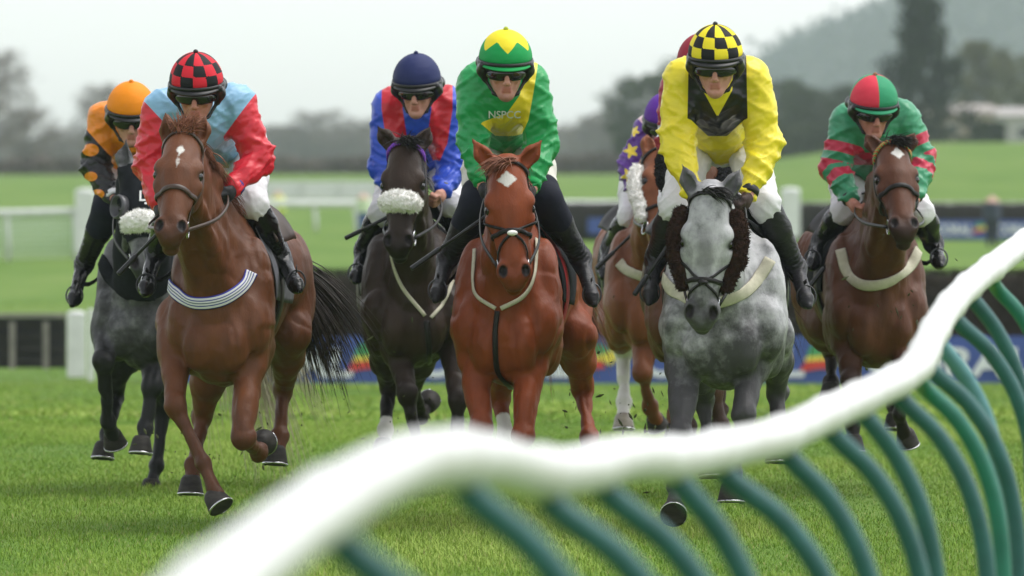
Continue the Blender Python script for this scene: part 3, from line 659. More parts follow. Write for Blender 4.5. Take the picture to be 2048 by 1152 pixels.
class Horse: pass
def horse(c):
    H = Horse(); H.c = c; s = c['s']; Y0 = FPX/s; H.Y0 = Y0
    W = lambda px, py, dy=0.: P(px, py, Y0+dy)
    ya = math.radians(c.get('yaw', 0)); cb = P(c['chest'], HZ, Y0); B0 = np.array([cb[0], Y0, c.get('zb', -.12)])
    r_ = np.array([math.cos(ya), -math.sin(ya), 0]); b_ = np.array([math.sin(ya), math.cos(ya), 0]); u_ = np.array([0, 0, 1.])
    BR = np.stack([r_, b_, u_])
    L = lambda u, v, w_: B0+u*r_+v*b_+w_*u_
    H.L = L; H.W = W; H.B0 = B0; H.r_, H.b_ = r_, b_
    gz = float(ground_z(B0[0], Y0+.7)); O = np.array([B0[0]+b_[0]*.7, Y0+.7, gz])
    t = thing('horse', c['label'], 'horse', O, 'galloping racehorses'); H.t = t; H.O = O
    f = Field(); H.f = f
    wd = c.get('wd', 1.0)
    # trunk
    f.ell(L(0, .78, 1.25), (.258*wd, .66, .320), BR, .06)
    f.ell(L(0, .32, 1.20), (.225*wd, .33, .37), BR, .08)
    f.ell(L(0, .42, 1.50), (.085, .34, .135), BR, .09)
    f.ell(L(0, 1.12, 1.36), (.21*wd, .42, .225), BR, .10)
    f.ell(L(0, .08, 1.06), (.15*wd, .16, .22), BR, .09)
    for sx in (-1, 1):
        Rt = np.stack([nrm(r_+sx*.18*b_), nrm(b_-sx*.18*r_), u_])
        f.ell(L(sx*.170*wd, .26, 1.20), (.088, .20, .30), Rt, .065)          # shoulder blade
        f.ell(L(sx*.180*wd, .09, 1.09), (.086, .115, .150), BR, .028)         # point of shoulder
        f.ell(L(sx*.088*wd, .008, 1.01), (.086, .098, .140), BR, .020)       # breast muscle
        f.ell(L(sx*.178*wd, .30, 1.00), (.080, .14, .15), BR, .05)           # upper arm
        f.ell(L(sx*.125, 1.36, 1.31), (.145, .30, .235), BR, .08)           # croup
        f.ell(L(sx*.142, 1.40, 1.13), (.104, .20, .22), BR, .07)            # thigh
        f.ell(L(sx*.10, 1.56, 1.15), (.10, .13, .22), BR, .06)
    f.ell(L(0, .22, .93), (.12, .22, .13), BR, .07)                          # brisket
    # head frame
    poll = W(*c['poll']); pl = math.hypot(c['poll'][0]-c['muzzle'][0], c['poll'][1]-c['muzzle'][1])/s
    muz = W(c['muzzle'][0], c['muzzle'][1], c['poll'][2]-math.sqrt(max(c.get('hl', .63)**2-pl*pl, .004))); a_ = nrm(muz-poll); hy = math.radians(c.get('hyaw', 0))
    n_ = np.array([math.sin(hy), -math.cos(hy), 0.25]); n_ = nrm(n_-a_*(a_@n_)); x_ = np.cross(n_, a_)
    if x_@np.array([1, 0, 0]) < 0 and abs(hy) < 1.4: x_ = -x_
    HL = np.linalg.norm(muz-poll); k = HL/.60; hw = k*c.get('hw', 1.0); HR = np.stack([x_, a_, n_])
    Hd = lambda x, tt, n: poll+x*hw*x_+tt*k*a_+n*k*n_
    H.Hd, H.x_, H.a_, H.n_, H.k, H.hw, H.poll, H.HR = Hd, x_, a_, n_, k, hw, poll, HR
    # neck
    nb = c.get('nbend', (0, 0, 0)); nb = np.array(nb)
    m1 = (L(0, .32, 1.44)+poll)/2+np.array([0, .06, .05])+nb; th = Hd(0, .12, -.14)
    f.cone(L(0, .40, 1.50), m1, .090, .066, .08); f.cone(m1, Hd(0, .03, -.05), .066, .068, .07)
    m2 = (L(0, .12, 1.18)+th)/2+np.array([0, .04, -.01])+nb
    f.cone(L(0, .12, 1.17), m2, .160, .100, .08); f.cone(m2, th, .100, .078, .07)
    m3 = (L(0, .25, 1.32)+Hd(0, .07, -.10))/2+np.array([0, .06, 0])+nb
    f.cone(L(0, .25, 1.32), m3, .140, .090, .07); f.cone(m3, Hd(0, .07, -.10), .090, .078, .07)
    for sx in (-1, 1): f.cone(L(sx*.05, .06, 1.20), Hd(sx*.045, .19, -.13), .052, .036, .022)  # throat muscles
    # head
    E = lambda x, tt, n, rx, rt, rn, k_=.03, tone=0., cut=False: f.ell(Hd(x, tt, n), (rx*hw, rt*k, rn*k), HR, k_, tone, cut)
    E(0, .06, -.02, .078, .10, .085, .04); E(0, .16, .0, .088, .13, .085, .04)
    E(0, .23, .012, .085, .11, .068, .03)
    f.cone(Hd(0, .24, .018), Hd(0, .47, .012), .066*hw, .050*hw, .035, 0)
    f.cone(Hd(0, .24, -.04), Hd(0, .50, -.02), .074*hw, .052*hw, .04, 0)
    f.cone(Hd(0, .22, -.115), Hd(0, .52, -.05), .052*hw, .036*hw, .035, 0)
    for sx in (-1, 1):
        E(sx*.060, .22, -.085, .046, .125, .095, .03)              # jowl
        E(sx*.083, .200, .022, .030, .048, .034, .024)             # brow
        E(sx*.078, .268, .0, .032, .05, .034, .022)
        f.cone(Hd(sx*.082, .275, -.005), Hd(sx*.058, .40, .0), .022*hw, .012*hw, .02)   # facial crest
        E(sx*.104, .232, .016, .018, .022, .018, .006, .6, True)   # eye socket
        E(sx*.043, .515, .022, .036, .050, .038, .014, .75)         # nostril wing
        E(sx*.050, .525, .054, .0165, .028, .026, .008, 1, True)   # nostril
    E(0, .545, .004, .058, .052, .046, .025, .85); E(0, .577, -.012, .046, .026, .034, .02, .9)
    E(0, .578, -.052, .038, .036, .030, .012, .8)                  # chin
    f.cone(Hd(-.045, .565, -.022), Hd(.045, .565, -.022), .004, .004, .008, 1, True)   # mouth line
    H.ears = []
    for sx, tip in zip((-1, 1), c['ears']):
        if tip is None: tp = Hd(sx*.075, -.16, -.03)
        else: tp = W(tip[0], tip[1], c['poll'][2]+.02+(tip[2] if len(tip) > 2 else 0))
        bs = Hd(sx*.056, .025, -.015); md = bs*.52+tp*.48+sx*.008*x_; ax = nrm(tp-bs); fr = nrm(n_*.85+sx*.45*x_-ax*(ax@(n_*.85+sx*.45*x_))); sd_ = np.cross(ax, fr)
        f.cone(bs, md, .042, .042, .018, c.get('etone', .15), sq=(fr, .8)); f.cone(md, tp, .042, .004, .012, max(.45, c.get('etone', 0)), sq=(fr, .65))
        f.cone(bs*.72+tp*.28+fr*.030, bs*.12+tp*.88+fr*.018, .027, .003, .006, 1, True)
    # legs
    H.hooves = []
    def foreleg(sx, j):
        el = W(*j[0]) if j[0] else L(sx*.165, .26, 1.0); kn, ft, hf = (W(*q) for q in j[1:4]); tn = c.get('ftone', (.3, .9, 1))
        sh = L(sx*.168*wd, .18, 1.10)
        f.cone(sh, el, .098, .094, .06)
        mid = el*.62+kn*.38; ou = nrm(np.cross(kn-el, [0, 1, 0]))
        f.cone(el, mid, .098, .078, .03, 0); f.cone(mid, kn, .076, .052, .03, tn[0])
        f.ell(el*.72+kn*.28+ou*.022*(1 if ou[0]*sx > 0 else -1)*1, (.062, .075, .115), None, .04)
        d1 = nrm(ft-kn); fw = nrm(np.array([0, -1, 0])-d1*(d1@np.array([0, -1, 0])))
        f.ell(kn+fw*.006, (.056, .052, .064), None, .022, tn[1]); f.cone(kn, ft, .041, .031, .025, tn[2])
        f.cone(kn-fw*.018+d1*.05, ft-fw*.016, .016, .017, .02, tn[2])                     # tendon
        f.ell(ft, (.044, .046, .046), None, .02, tn[2]); d2 = nrm(hf-ft)
        f.cone(ft, hf-d2*.055, .034, .038, .02, tn[2]); H.hooves.append((hf, d2, sx, j[4] if len(j) > 4 else None))
    def hindleg(sx, j):
        st = W(*j[0]) if j[0] else L(sx*.19, 1.18, .92); hk, ft, hf = (W(*q) for q in j[1:4]); tn = c.get('htone', (.2, .8, 1))
        hp = L(sx*.13, 1.42, 1.18); f.cone(hp, st, .14, .092, .07); f.cone(L(sx*.125, 1.50, 1.05), st*.5+hk*.5, .105, .072, .06)
        md = st*.55+hk*.45; f.cone(st, md, .092, .076, .05); f.cone(md, hk, .076, .048, .03, tn[0])
        f.ell(hk, (.046, .052, .058), None, .025, tn[1]); f.cone(hk+[0, .045, .035], hk+[0, .02, -.05], .026, .02, .025, tn[1]); f.cone(hk*.75+md*.25+[0, .045, 0], hk+[0, .045, .03], .024, .026, .02, tn[1])
        f.cone(hk, ft, .041, .031, .025, tn[2]); d1 = nrm(ft-hk)
        f.cone(hk+[0, .03, -.04], ft+[0, .014, .01], .017, .017, .02, tn[2])
        f.ell(ft, (.044, .046, .046), None, .02, tn[2]); d2 = nrm(hf-ft); f.cone(ft, hf-d2*.055, .035, .038, .02, tn[2]); H.hooves.append((hf, d2, sx, j[4] if len(j) > 4 else None))
    for sx, j in zip((-1, 1), c['fore']): foreleg(sx, j)
    for sx, j in zip((-1, 1), c['hind']): hindleg(sx, j)
    V, F = f.mesh(c.get('h', .0095))
    # slight muscle and vein relief
    N = f.grad(V, .01); tone = f.tones(V)
    hl = (V-poll)@HR.T/np.array([hw, k, k]); onhead = (np.abs(hl[:, 0]) < .2) & (hl[:, 1] > -.02) & (hl[:, 1] < .63) & (np.abs(hl[:, 2]) < .18)
    rg_ = lambda q, sd: np.clip(1-np.abs(vnoise(q, 1, sd))*2.4, 0, 1)**1.4
    V = V-N*(np.where(onhead, .0012, .0095)*rg_(V*np.array([8.5, 6, 4.2])+.13*vnoise(V, 6, 9)[:, None], 11)+np.where(onhead, .001, -.0030)*rg_(V*np.array([16, 14, 9]), 12))[:, None]
    st_ = V*np.array([30, 30, 9]); V = V+N*(np.where(onhead, .0018, .0050)*(vnoise(V, 9, 1)+.5*vnoise(V, 22, 2))+np.where(onhead, .0006, .0028)*vnoise(st_, 1, 3))[:, None]
    hole = np.zeros(len(V))
    for sx in (-1, 1):
        dn = np.sqrt(((hl[:, 0]-sx*.050)/.021)**2+((hl[:, 1]-.525)/.031)**2+((hl[:, 2]-.048)/.032)**2); hole = np.maximum(hole, 1-sstep(.8, 1.15, dn))
        de = np.sqrt(((hl[:, 0]-sx*.100)/.034)**2+((hl[:, 1]-.230)/.034)**2+((hl[:, 2]-.014)/.04)**2); tone = np.maximum(tone, 1.1*(1-sstep(.7, 1.1, de)))
    if c.get('bridge'):   # smoky streak down the face of the grey
        q = np.sqrt((hl[:, 0]/.050)**2+((hl[:, 1]-.26)/.13)**2); tone = np.where(onhead & (hl[:, 2] > 0), np.maximum(tone, c['bridge']*(1-sstep(.3, 1.15, q+.35*vnoise(V, 24, 4)))), tone)
    white = np.full(len(V), -.05)
    front = onhead & (hl[:, 2] > -.02)
    for (sx_, st_, rx_, rt_, shp) in c.get('star', []):
        du = np.abs(hl[:, 0]-sx_)/rx_; dv = np.abs(hl[:, 1]-st_)/rt_
        q = (1-(du+dv)) if shp == 'd' else (1-np.sqrt(du**2+dv**2)); white = np.where(front, np.maximum(white, np.clip(q, -1, 1)*min(rx_, rt_)), white)
    for kind, i, upto in c.get('socks', []):
        j = c[kind][i]; hk, ft, hf = (W(*q) for q in j[1:4])
        dd = np.minimum(np.linalg.norm(V-hf, axis=1), Field.d(('c', hf, hk*upto+ft*(1-upto), 0, 0, 0, 0, 0, None), V)); white = np.maximum(white, .075-dd)
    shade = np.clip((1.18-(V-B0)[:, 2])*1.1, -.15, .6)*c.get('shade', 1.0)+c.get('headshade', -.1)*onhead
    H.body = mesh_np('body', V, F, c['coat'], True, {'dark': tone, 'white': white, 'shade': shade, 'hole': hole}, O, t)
    for (hf, d2, sx, kk), mi in zip(H.hooves, c.get('pale', (0, 0, 0, 0))):
        fw = np.array([0., -1, .0]) if kk is None else np.asarray(kk, float); fw = nrm(fw-d2*(d2@fw)); ax = nrm(d2*.45+np.array([0, .06, -.6])) if kk is None else nrm(d2+fw*.25); fw = nrm(fw-ax*(fw@ax)); mb = MB(); ref = np.cross(ax, [0, 1, .2])
        mb.lathe([(.036, -.09), (.047, -.075), (.053, -.048), (.061, -.012), (.063, 0), (.05, .001), (.02, -.004)], hf-ax*.004, ax, 20, fw)
        hv = mb.build('hoof', M_hoofp if mi else M_hoof, t, O)
        mb = MB(); ang = np.linspace(-2.4, 2.4, 22); s_ = np.cross(ax, fw); ctr = hf-ax*.003
        mb.ribbon([ctr+fw*math.cos(q)*.061+s_*math.sin(q)*.060 for q in ang], [fw*math.cos(q)+s_*math.sin(q) for q in ang], .010, .004)
        mb.build('horseshoe', M_steel, hv, O)
    # eyes
    for sx in (-1, 1):
        mb = MB(); ec = Hd(sx*.0865, .232, .016); r = .0255*k
        mb.lathe([(r*math.sin(q), -r*math.cos(q)) for q in np.linspace(.05, 3.09, 12)], ec, sx*x_+.3*n_, 14); mb.build('eye', M_eye, t, O)
    hair = c['hair']
    # forelock, mane and tail
    rg = np.random.default_rng(int(c['chest'])); n = c.get('nfl', 150)
    if c.get('forelock', 1):
        rt = [Hd(.018*rg.normal(), .0+.035*rg.random(), .055+.01*rg.normal()) for _ in range(n)]; fl = c.get('fl', (0, .9, .5))
        strands('forelock', rt, [x_*(fl[0]+.3*rg.normal())+a_*fl[1]*rg.uniform(.4, 1)+n_*fl[2] for _ in rt], [c.get('fll', .06)+.06*rg.random() for _ in rt], hair, t, O, .9, .0034, .03, 6, 3, .10)
        rt = []
        ln = []
        dr = []
        for _ in range(420):
            q = rg.random(); p0 = Hd(0, .02, -.03)*(1-q)+L(0, .36, 1.60)*q+np.array([0, 0, .04*math.sin(math.pi*q)+.035]); rt.append(p0+r_*.015*rg.normal()); ln.append(.07+.06*rg.random()); dr.append(r_*(c.get('maneside', 1)*1.2+.2*rg.normal())+u_*.1+b_*.3)
        strands('mane', rt, dr, ln, hair, t, O, 2.2, .0032, .03, 6, 4, .12)
    dk = L(0, 1.62, 1.42); td = c.get('tail', (.15, .6, -1)); tl = c.get('taillen', .75)
    rt = [dk+rg.normal(size=3)*.018 for _ in range(330)]
    cl = [(nrm(r_*td[0]+b_*td[1]+u_*td[2]*.5+.20*rg.normal(size=3)), .5+.5*rg.random(), rg.normal(size=3)*.012) for _ in range(26)]; rt = []; dr = []; ln = []
    for i in range(680): q = cl[i % 26]; rt.append(dk+q[2]+rg.normal(size=3)*.006); dr.append(q[0]); ln.append(tl*q[1]*(.75+.35*rg.random()))
    strands('tail', rt, dr, ln, c.get('tailhair', hair), t, O, 1.3*abs(td[2]), c.get('tailrad', .0028), .022, 11, 5, .06)
    # ---------------- bridle
    mb_l = c.get('leather', M_leather)
    def band(tt, tilt, n0, width, m, name, off=.004, a0=-math.pi, a1=math.pi, parent=t, thick=.005):
        ang = np.linspace(a0, a1, 44, endpoint=not (a1-a0 > 6.2)); o = Hd(0, tt, n0)
        d = np.array([nrm(math.sin(q)*x_+math.cos(q)*(n_+tilt*a_)) for q in ang])
        pt, gn = f.cast(np.repeat(o[None], len(ang), 0), d, .3, 90); mb = MB(); mb.ribbon(pt+gn*off, gn, width, thick, a1-a0 > 6.2); return mb.build(name, m, parent, O)
    br = band(.07, -.55, -.03, .020, mb_l, 'browband', a0=-1.75, a1=1.75) if not c.get('hood') else None
    if c.get('brow_mat'):
        bpy.data.objects.remove(br); br = band(.07, -.55, -.03, .026, c['brow_mat'], 'browband', a0=-1.75, a1=1.75, thick=.008)
    for sx in (-1, 1):
        pth = np.array([Hd(0, q, z) for q, z in zip(np.linspace(.04, .47, 16), np.linspace(-.035, -.045, 16))])
        pt, gn = f.cast(pth, np.repeat((sx*x_)[None], 16, 0), .25, 80); mb = MB(); mb.ribbon(pt+gn*.004, gn, .018, .004); ck = mb.build('cheek_strap', mb_l, t, O)
        bit = f.cast(Hd(0, .485, -.035)[None], (sx*x_)[None], .2, 80)[0][0]+sx*x_*.012
        mb = MB(); ang = np.linspace(0, 2*math.pi, 21); mb.tube([bit+.036*(math.cos(q)*a_+math.sin(q)*n_) for q in ang], .0045, 6, False); mb.build('bit_ring', M_steel, ck, O)
        H.__dict__.setdefault('bits', []).append(bit)
    nt_ = c.get('noseband', .37)
    if nt_: band(nt_, -.12, -.03, c.get('nbw', .022), mb_l, 'noseband', .004)
    if c.get('grackle'): band(.47, .45, -.02, .016, mb_l, 'grackle_strap')
    if c.get('fig8'):
        for sx in (-1, 1):
            pq = [Hd(sx*.105, .26, -.03), Hd(0, nt_ or .38, .02), Hd(-sx*.07, .50, -.03)]; pq = spline(pq, 14)
            pt, gn = f.cast(np.array([Hd(0, (q-poll)@a_/k, -.03) for q in pq]), np.array([nrm(q-Hd(0, (q-poll)@a_/k, -.03)) for q in pq]), .25, 80)
            mb = MB(); mb.ribbon(pt+gn*.005, gn, .014, .004); mb.build('grackle_strap', mb_l, t, O)
        ff = Field(); q = f.cast(Hd(0, nt_, 0)[None], n_[None], .2, 80)[0][0]; ff.ell(q, (.026, .026, .014), None, .01); V_, F_ = ff.mesh(.006); mesh_np('nose_pad', V_, F_, c.get('pad', M_leather), True, None, O, t)
    if c.get('nose_wool'):
        tt, rr, m = c['nose_wool']; ff = Field(); ang = np.linspace(-.62, .62, 11)
        pt, gn = f.cast(np.repeat(Hd(0, tt, -.03)[None], 11, 0), np.array([nrm(math.sin(q)*x_+math.cos(q)*(n_-.15*a_)) for q in ang]), .3, 90)
        rad = rr*(.72+.28*np.cos(ang*.85)); pt = pt+gn*rad[:, None]*.45
        ff.chain(pt, rad, .03); fluff('sheepskin_noseband', ff, .008, m, t, O, 5, 1800)
    if c.get('cheek_wool'):
        m, sides, t0, t1, rr = c['cheek_wool']
        for sx in sides:
            ff = Field(); pth = np.array([Hd(0, q, -.035) for q in np.linspace(t0, t1, 6)]); pt, gn = f.cast(pth, np.repeat((sx*x_)[None], 6, 0), .25, 80)
            ff.chain(pt+sx*x_*rr*.75, [rr*.9, rr, rr, rr, rr, rr*.85], .02); fluff('sheepskin_cheekpiece', ff, .008, m, t, O, 6+sx, 2600)
    if c.get('hood'):   # black cloth hood over poll, cheeks and neck, with one cupped eyepiece
        tt = np.linspace(.0, .40, 22); ang = np.linspace(-math.pi, math.pi, 45); pts = []; gs = []
        for q in tt:
            d = np.array([nrm(math.sin(g)*x_+math.cos(g)*n_) for g in ang]); p_, g_ = f.cast(np.repeat(Hd(0, q, -.04)[None], 45, 0), d, .26, 80); pts.append(p_+g_*.006); gs.append(g_)
        ff = Field(); nd = .62
        for A_, B_, ra, rb in ((L(0, .40, 1.50)*(1-nd)+m1*nd, m1, .108, .095), (m1, Hd(0, .03, -.05), .095, .085), (L(0, .12, 1.17)*.55+m2*.45, m2, .158, .131), (m2, th, .131, .096), (m3, Hd(0, .07, -.10), .123, .096), (L(0, .25, 1.32)*.5+m3*.5, m3, .150, .123)): ff.cone(A_, B_, ra, rb, .07)
        V_, F_ = ff.mesh(.012); mesh_np('hood_neck', V_, F_, M_cloth, True, None, O, t)
        for nm, rows in (('hood', pts),):
            V_ = np.array(rows).reshape(-1, 3); ii_ = np.arange(len(V_)).reshape(len(rows), 45)
            if nm == 'hood':
                hx = (V_-poll)@HR.T/np.array([hw, k, k]); hole = np.array([np.hypot((q[1]-.228)/.045, (q[2]-.01)/.045) < 1 and abs(q[0]) > .05 for q in hx]).reshape(len(rows), 45)
            F_ = [(ii_[a, b], ii_[a, b+1], ii_[a+1, b+1], ii_[a+1, b]) for a in range(len(rows)-1) for b in range(44) if not (nm == 'hood' and hole[a, b] and hole[a+1, b+1])]
            ho = mesh_np(nm, V_, F_, M_cloth, True, None, O, t)
            if nm == 'hood': H.hood = ho
        for sx in (-1, 1):
            ec = f.cast(Hd(0, .228, .01)[None], nrm(sx*x_+.35*n_)[None], .25, 80)[0][0]; ax_ = nrm(sx*x_+.55*n_); mb = MB()
            mb.lathe([(.060, -.012), (.064, .02), (.058, .034), (.052, .030), (.050, -.01)], ec, ax_, 22); mb.build('eye_cup', mat('eye_cup_rim', (.06, .06, .065), .35, .5), H.hood, O)
        tv, tf = text_np('LJM', .02, 0, 0); tv[:, 0] -= tv[:, 0].mean(); w0 = np.ptp(tv[:, 0]); q = tv*(.105/w0)
        q0 = (P(304, 393, Y0-.3)-poll); 
        pr = np.array([poll+q0+np.array([v[0], 0, v[1]-.02]) for v in q]); d = np.repeat(np.array([[0, -1., 0]]), len(pr), 0); p_, g_ = f.cast(pr*[1, 0, 1]+[0, poll[1]+.10, 0], d, .5, 160)
        mesh_np('lettering', p_+d*.012, tf, mat('white_print', (.75, .75, .75), .6), False, None, O, H.hood)
    # ---------------- breast girth or breastplate
    if c.get('girth'):
        m, wdt, pts_px = c['girth']; q = spline(np.array(pts_px, float), 40)
        o = np.array([W(px, py, .9) for px, py in q]); ctr = L(0, .35, 1.15)
        pt, gn = H.front(o) if False else f.cast(np.array([[p_[0]*(Y0+.45)/(Y0+.9), Y0+.45, CAMH+(p_[2]-CAMH)*(Y0+.45)/(Y0+.9)] for p_ in o]), np.array([nrm([0, 0, CAMH]-p_) for p_ in o]), .85, 130)
        pt, gn = pt[f.hit], gn[f.hit]; mb = MB(); mb.ribbon(pt+gn*.006, gn, wdt, .005); H.girth = mb.build('breast_girth', m, t, O)
    for m, wdt, pts_px in c.get('straps', []):
        q = spline(np.array(pts_px, float), 26); o = np.array([P(px, py, Y0+.45) for px, py in q])
        pt, gn = f.cast(o, np.array([nrm(np.array([0, 0, CAMH])-p_) for p_ in o]), .95, 150); pt, gn = pt[f.hit], gn[f.hit]; mb = MB(); mb.ribbon(pt+gn*.006, gn, wdt, .005); mb.build('breastplate_strap', m, t, O)
    # ---------------- saddle cloth, saddle, girth strap
    ang = np.linspace(-2.05, 2.05, 41); vs_ = np.linspace(.44, 1.02, 12); rows = []; rows2 = []
    for iv, v in enumerate(vs_):
        d = np.array([nrm(math.sin(g)*r_+math.cos(g)*u_) for g in ang*(.93+.05*iv/11)]); p_, g_ = f.cast(np.repeat(L(0, v, 1.28)[None], 41, 0), d, .55, 110); rows.append(p_+g_*.014); 
        q_, h_ = p_[12:29], g_[12:29]; 
        bumpz = .02+.055*np.exp(-((v-.52)/.07)**2)+.06*np.exp(-((v-.92)/.09)**2); fal = np.cos(ang[12:29]*.9)
        if .47 < v < .98: rows2.append(q_+h_*(.022+bumpz*np.clip(fal, 0, 1)[:, None]))
    for nm, rw, m in (('saddle_cloth', rows, c.get('cloth', M_cloth)), ('saddle', rows2, c.get('saddle', M_leather))):
        R1 = np.array(rw); n1, n2 = R1.shape[:2]; ctr = L(0, .7, 1.28); inn = R1-(R1-ctr)/np.linalg.norm(R1-ctr, axis=2)[..., None]*.009
        V_ = np.concatenate([R1.reshape(-1, 3), inn.reshape(-1, 3)]); ii_ = np.arange(n1*n2).reshape(n1, n2); kk = n1*n2
        F_ = [(ii_[a, b], ii_[a+1, b], ii_[a+1, b+1], ii_[a, b+1]) for a in range(n1-1) for b in range(n2-1)]
        F_ += [tuple(q+kk for q in fc[::-1]) for fc in F_]
        ed = [(ii_[a, 0], ii_[a+1, 0]) for a in range(n1-1)]+[(ii_[a+1, -1], ii_[a, -1]) for a in range(n1-1)]+[(ii_[0, b+1], ii_[0, b]) for b in range(n2-1)]+[(ii_[-1, b], ii_[-1, b+1]) for b in range(n2-1)]
        F_ += [(a, a+kk, b+kk, b) for a, b in ed]; mesh_np(nm, V_, F_, m, True, None, O, t)
    ang = np.linspace(-math.pi, math.pi, 60, endpoint=False); d = np.array([nrm(math.sin(g)*r_+math.cos(g)*u_) for g in ang]); p_, g_ = f.cast(np.repeat(L(0, .60, 1.22)[None], 60, 0), d, .6, 110)
    mb = MB(); mb.ribbon(p_+g_*.010, g_, .085, .005, True); mb.build('girth_strap', c.get('girth_mat', M_leather), t, O)
    return H
# ------------------------------------------------------------------ the eight runners
M_hair = {k: noisy(k+'_hair', a, b, 30, .5, .3) for k, a, b in (('black', (.008, .007, .007), (.022, .019, .018)), ('chestnut', (.14, .045, .022), (.26, .10, .055)), ('grey', (.03, .03, .032), (.13, .13, .135)), ('cream', (.42, .36, .25), (.60, .54, .42)), ('dark_brown', (.014, .009, .007), (.035, .022, .016)))}
C_A = coat('dark_grey_coat', (.07, .07, .075), (.012, .012, .013), dapple=[(.1, (.16, .16, .165)), (.4, (.070, .070, .073)), (.65, (.034, .033, .034)), (1.0, (.014, .013, .014))])
C_B = coat('liver_chestnut_coat', (.112, .038, .015), (.03, .018, .012), points=.6, var=.36)
C_C = coat('dark_brown_coat', (.030, .017, .011), (.007, .005, .005), var=.35, points=.9, spec=.2)
C_D = coat('bright_chestnut_coat', (.205, .044, .012), (.07, .018, .008), var=.24, points=.40)
C_E = coat('copper_chestnut_coat', (.18, .058, .022), (.10, .032, .016), var=.22, points=.35)
C_F = coat('brown_coat', (.10, .038, .018), (.02, .012, .01), var=.25, points=.8)
C_G = coat('dapple_grey_coat', (.36, .36, .37), (.045, .042, .045), dapple=[(.0, (.46, .46, .47)), (.28, (.34, .34, .35)), (.52, (.18, .18, .185)), (.82, (.060, .058, .061))], points=.85)
C_H = coat('bay_coat', (.092, .031, .013), (.009, .008, .008), var=.28, points=.95)
def stripes(name, cols, axis=None, scale=60):
    def bd(nt, b):
        q = NB(nt); w_ = q.n('ShaderNodeTexWave', wave_type='BANDS', bands_direction='DIAGONAL'); w_.inputs['Scale'].default_value = scale
        tc = q.n('ShaderNodeTexCoord'); q.link(tc.outputs['Object'], w_.inputs['Vector'])
        r = q.ramp(w_.outputs['Fac'], [(i/len(cols), cc) for i, cc in enumerate(cols)]); r.node.color_ramp.interpolation = 'CONSTANT'; q.link(r, b.inputs['Base Color'])
    return mat(name, cols[0], .7, .2, bd)
M_bp = stripes('purple_braid', [(.10, .02, .30), (.42, .10, .40), (.08, .05, .42)], scale=30)
M_bh = stripes('red_green_braid', [(.45, .03, .03), (.55, .42, .06), (.04, .28, .10)], scale=30)
M_pale_cloth = noisy('grey_cloth', (.10, .10, .115), (.16, .16, .18), 12, .85, .2, .3, .004)
HS = {}
HS['B'] = horse(dict(s=430, chest=430, yaw=6.5, zb=-.12, wd=.88, poll=(368, 272, -.45), muzzle=(339, 492, -.62), hyaw=-4, ears=[(331, 226), (411, 228)], coat=C_B, hair=M_hair['chestnut'], tailhair=M_hair['dark_brown'],
    fore=[((352, 640, .24), (350, 812, 0), (407, 925, -.08), (443, 1015, -.16), (.8, -.6, 0)), ((503, 655, .22), (486, 872, -.08), (516, 905, .24), (529, 884, .36), (0, -.2, -1))],
    hind=[((425, 700, 1.15), (405, 835, 1.38), (386, 930, 1.18), (381, 990, 1.10)), ((582, 668, 1.20), (566, 778, 1.55), (560, 872, 1.42), (550, 930, 1.33))],
    star=[(.004, .135, .021, .032, 'd'), (.0, .20, .009, .03, 'd')], noseband=.345, nbw=.026, leather=M_brn, fl=(.15, -.8, .25), nfl=300, fll=.045, tail=(.50, .5, -.95), taillen=.88, tailrad=.0036, ftone=(0, .25, .45), htone=(0, .3, .4), cloth=M_pale_cloth, saddle=M_brn,
    girth=(None, .062, [(329, 540), (345, 578), (378, 602), (412, 606), (450, 597), (485, 573), (503, 545)]), label='liver chestnut horse with small white star and blue striped breast girth, nearest at left'))
HS['A'] = horse(dict(s=385, chest=278, yaw=9, zb=-.16, wd=.98, poll=(275, 333, -.45), muzzle=(291, 560, -.58), hyaw=6, ears=[(252, 277), (303, 280)], coat=C_A, hair=M_hair['grey'], tailhair=M_hair['cream'], forelock=0, hood=1,
    fore=[((222, 640, .22), (207, 722, -.10), (216, 842, .04), (232, 892, .16), (.3, -.2, -1)), ((318, 650, .22), (305, 775, 0), (291, 858, -.04), (281, 908, -.12))],
    hind=[((225, 690, 1.10), (232, 790, 1.30), (216, 868, 1.02), (205, 918, .92)), ((330, 700, 1.15), (326, 815, 1.45), (312, 930, 1.36), (301, 992, 1.30))],
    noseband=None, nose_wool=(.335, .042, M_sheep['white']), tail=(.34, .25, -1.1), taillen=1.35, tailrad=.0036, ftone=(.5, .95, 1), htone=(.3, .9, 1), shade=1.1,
    girth=(M_cloth, .07, [(203, 520), (225, 560), (262, 585), (310, 588)]), label='dark grey horse in a black hood with white sheepskin noseband at far left'))
HS['C'] = horse(dict(s=385, chest=828, yaw=-2, zb=-.14, wd=1.02, poll=(812, 286, -.45), muzzle=(797, 516, -.60), hyaw=-8, ears=[(753, 249), (862, 249)], coat=C_C, hair=M_hair['black'],
    fore=[((790, 650, .22), (813, 785, -.05), (838, 895, -.05), (846, 955, -.12)), ((905, 655, .22), (916, 800, 0), (914, 900, 0), (914, 955, -.06))],
    hind=[((768, 680, 1.1), (777, 775, 1.45), (771, 858, 1.25), (766, 912, 1.15)), ((850, 690, 1.1), (828, 768, 1.40), (842, 832, 1.62), (859, 800, 1.76), (0, 1, .3))],
    star=[], brow_mat=M_bp, noseband=None, nose_wool=(.345, .040, M_sheep['white']), fl=(.5, -.1, .3), ftone=(.3, .8, 1), socks=[('hind', 0, .0)],
    straps=[(M_web, .021, [(780, 470), (786, 520), (806, 575), (850, 632)]), (M_leather, .03, [(853, 642), (858, 690), (858, 742)]), (M_web, .020, [(905, 560), (890, 600), (862, 636)])],
    label='dark brown horse with purple browband and white sheepskin noseband in the middle'))
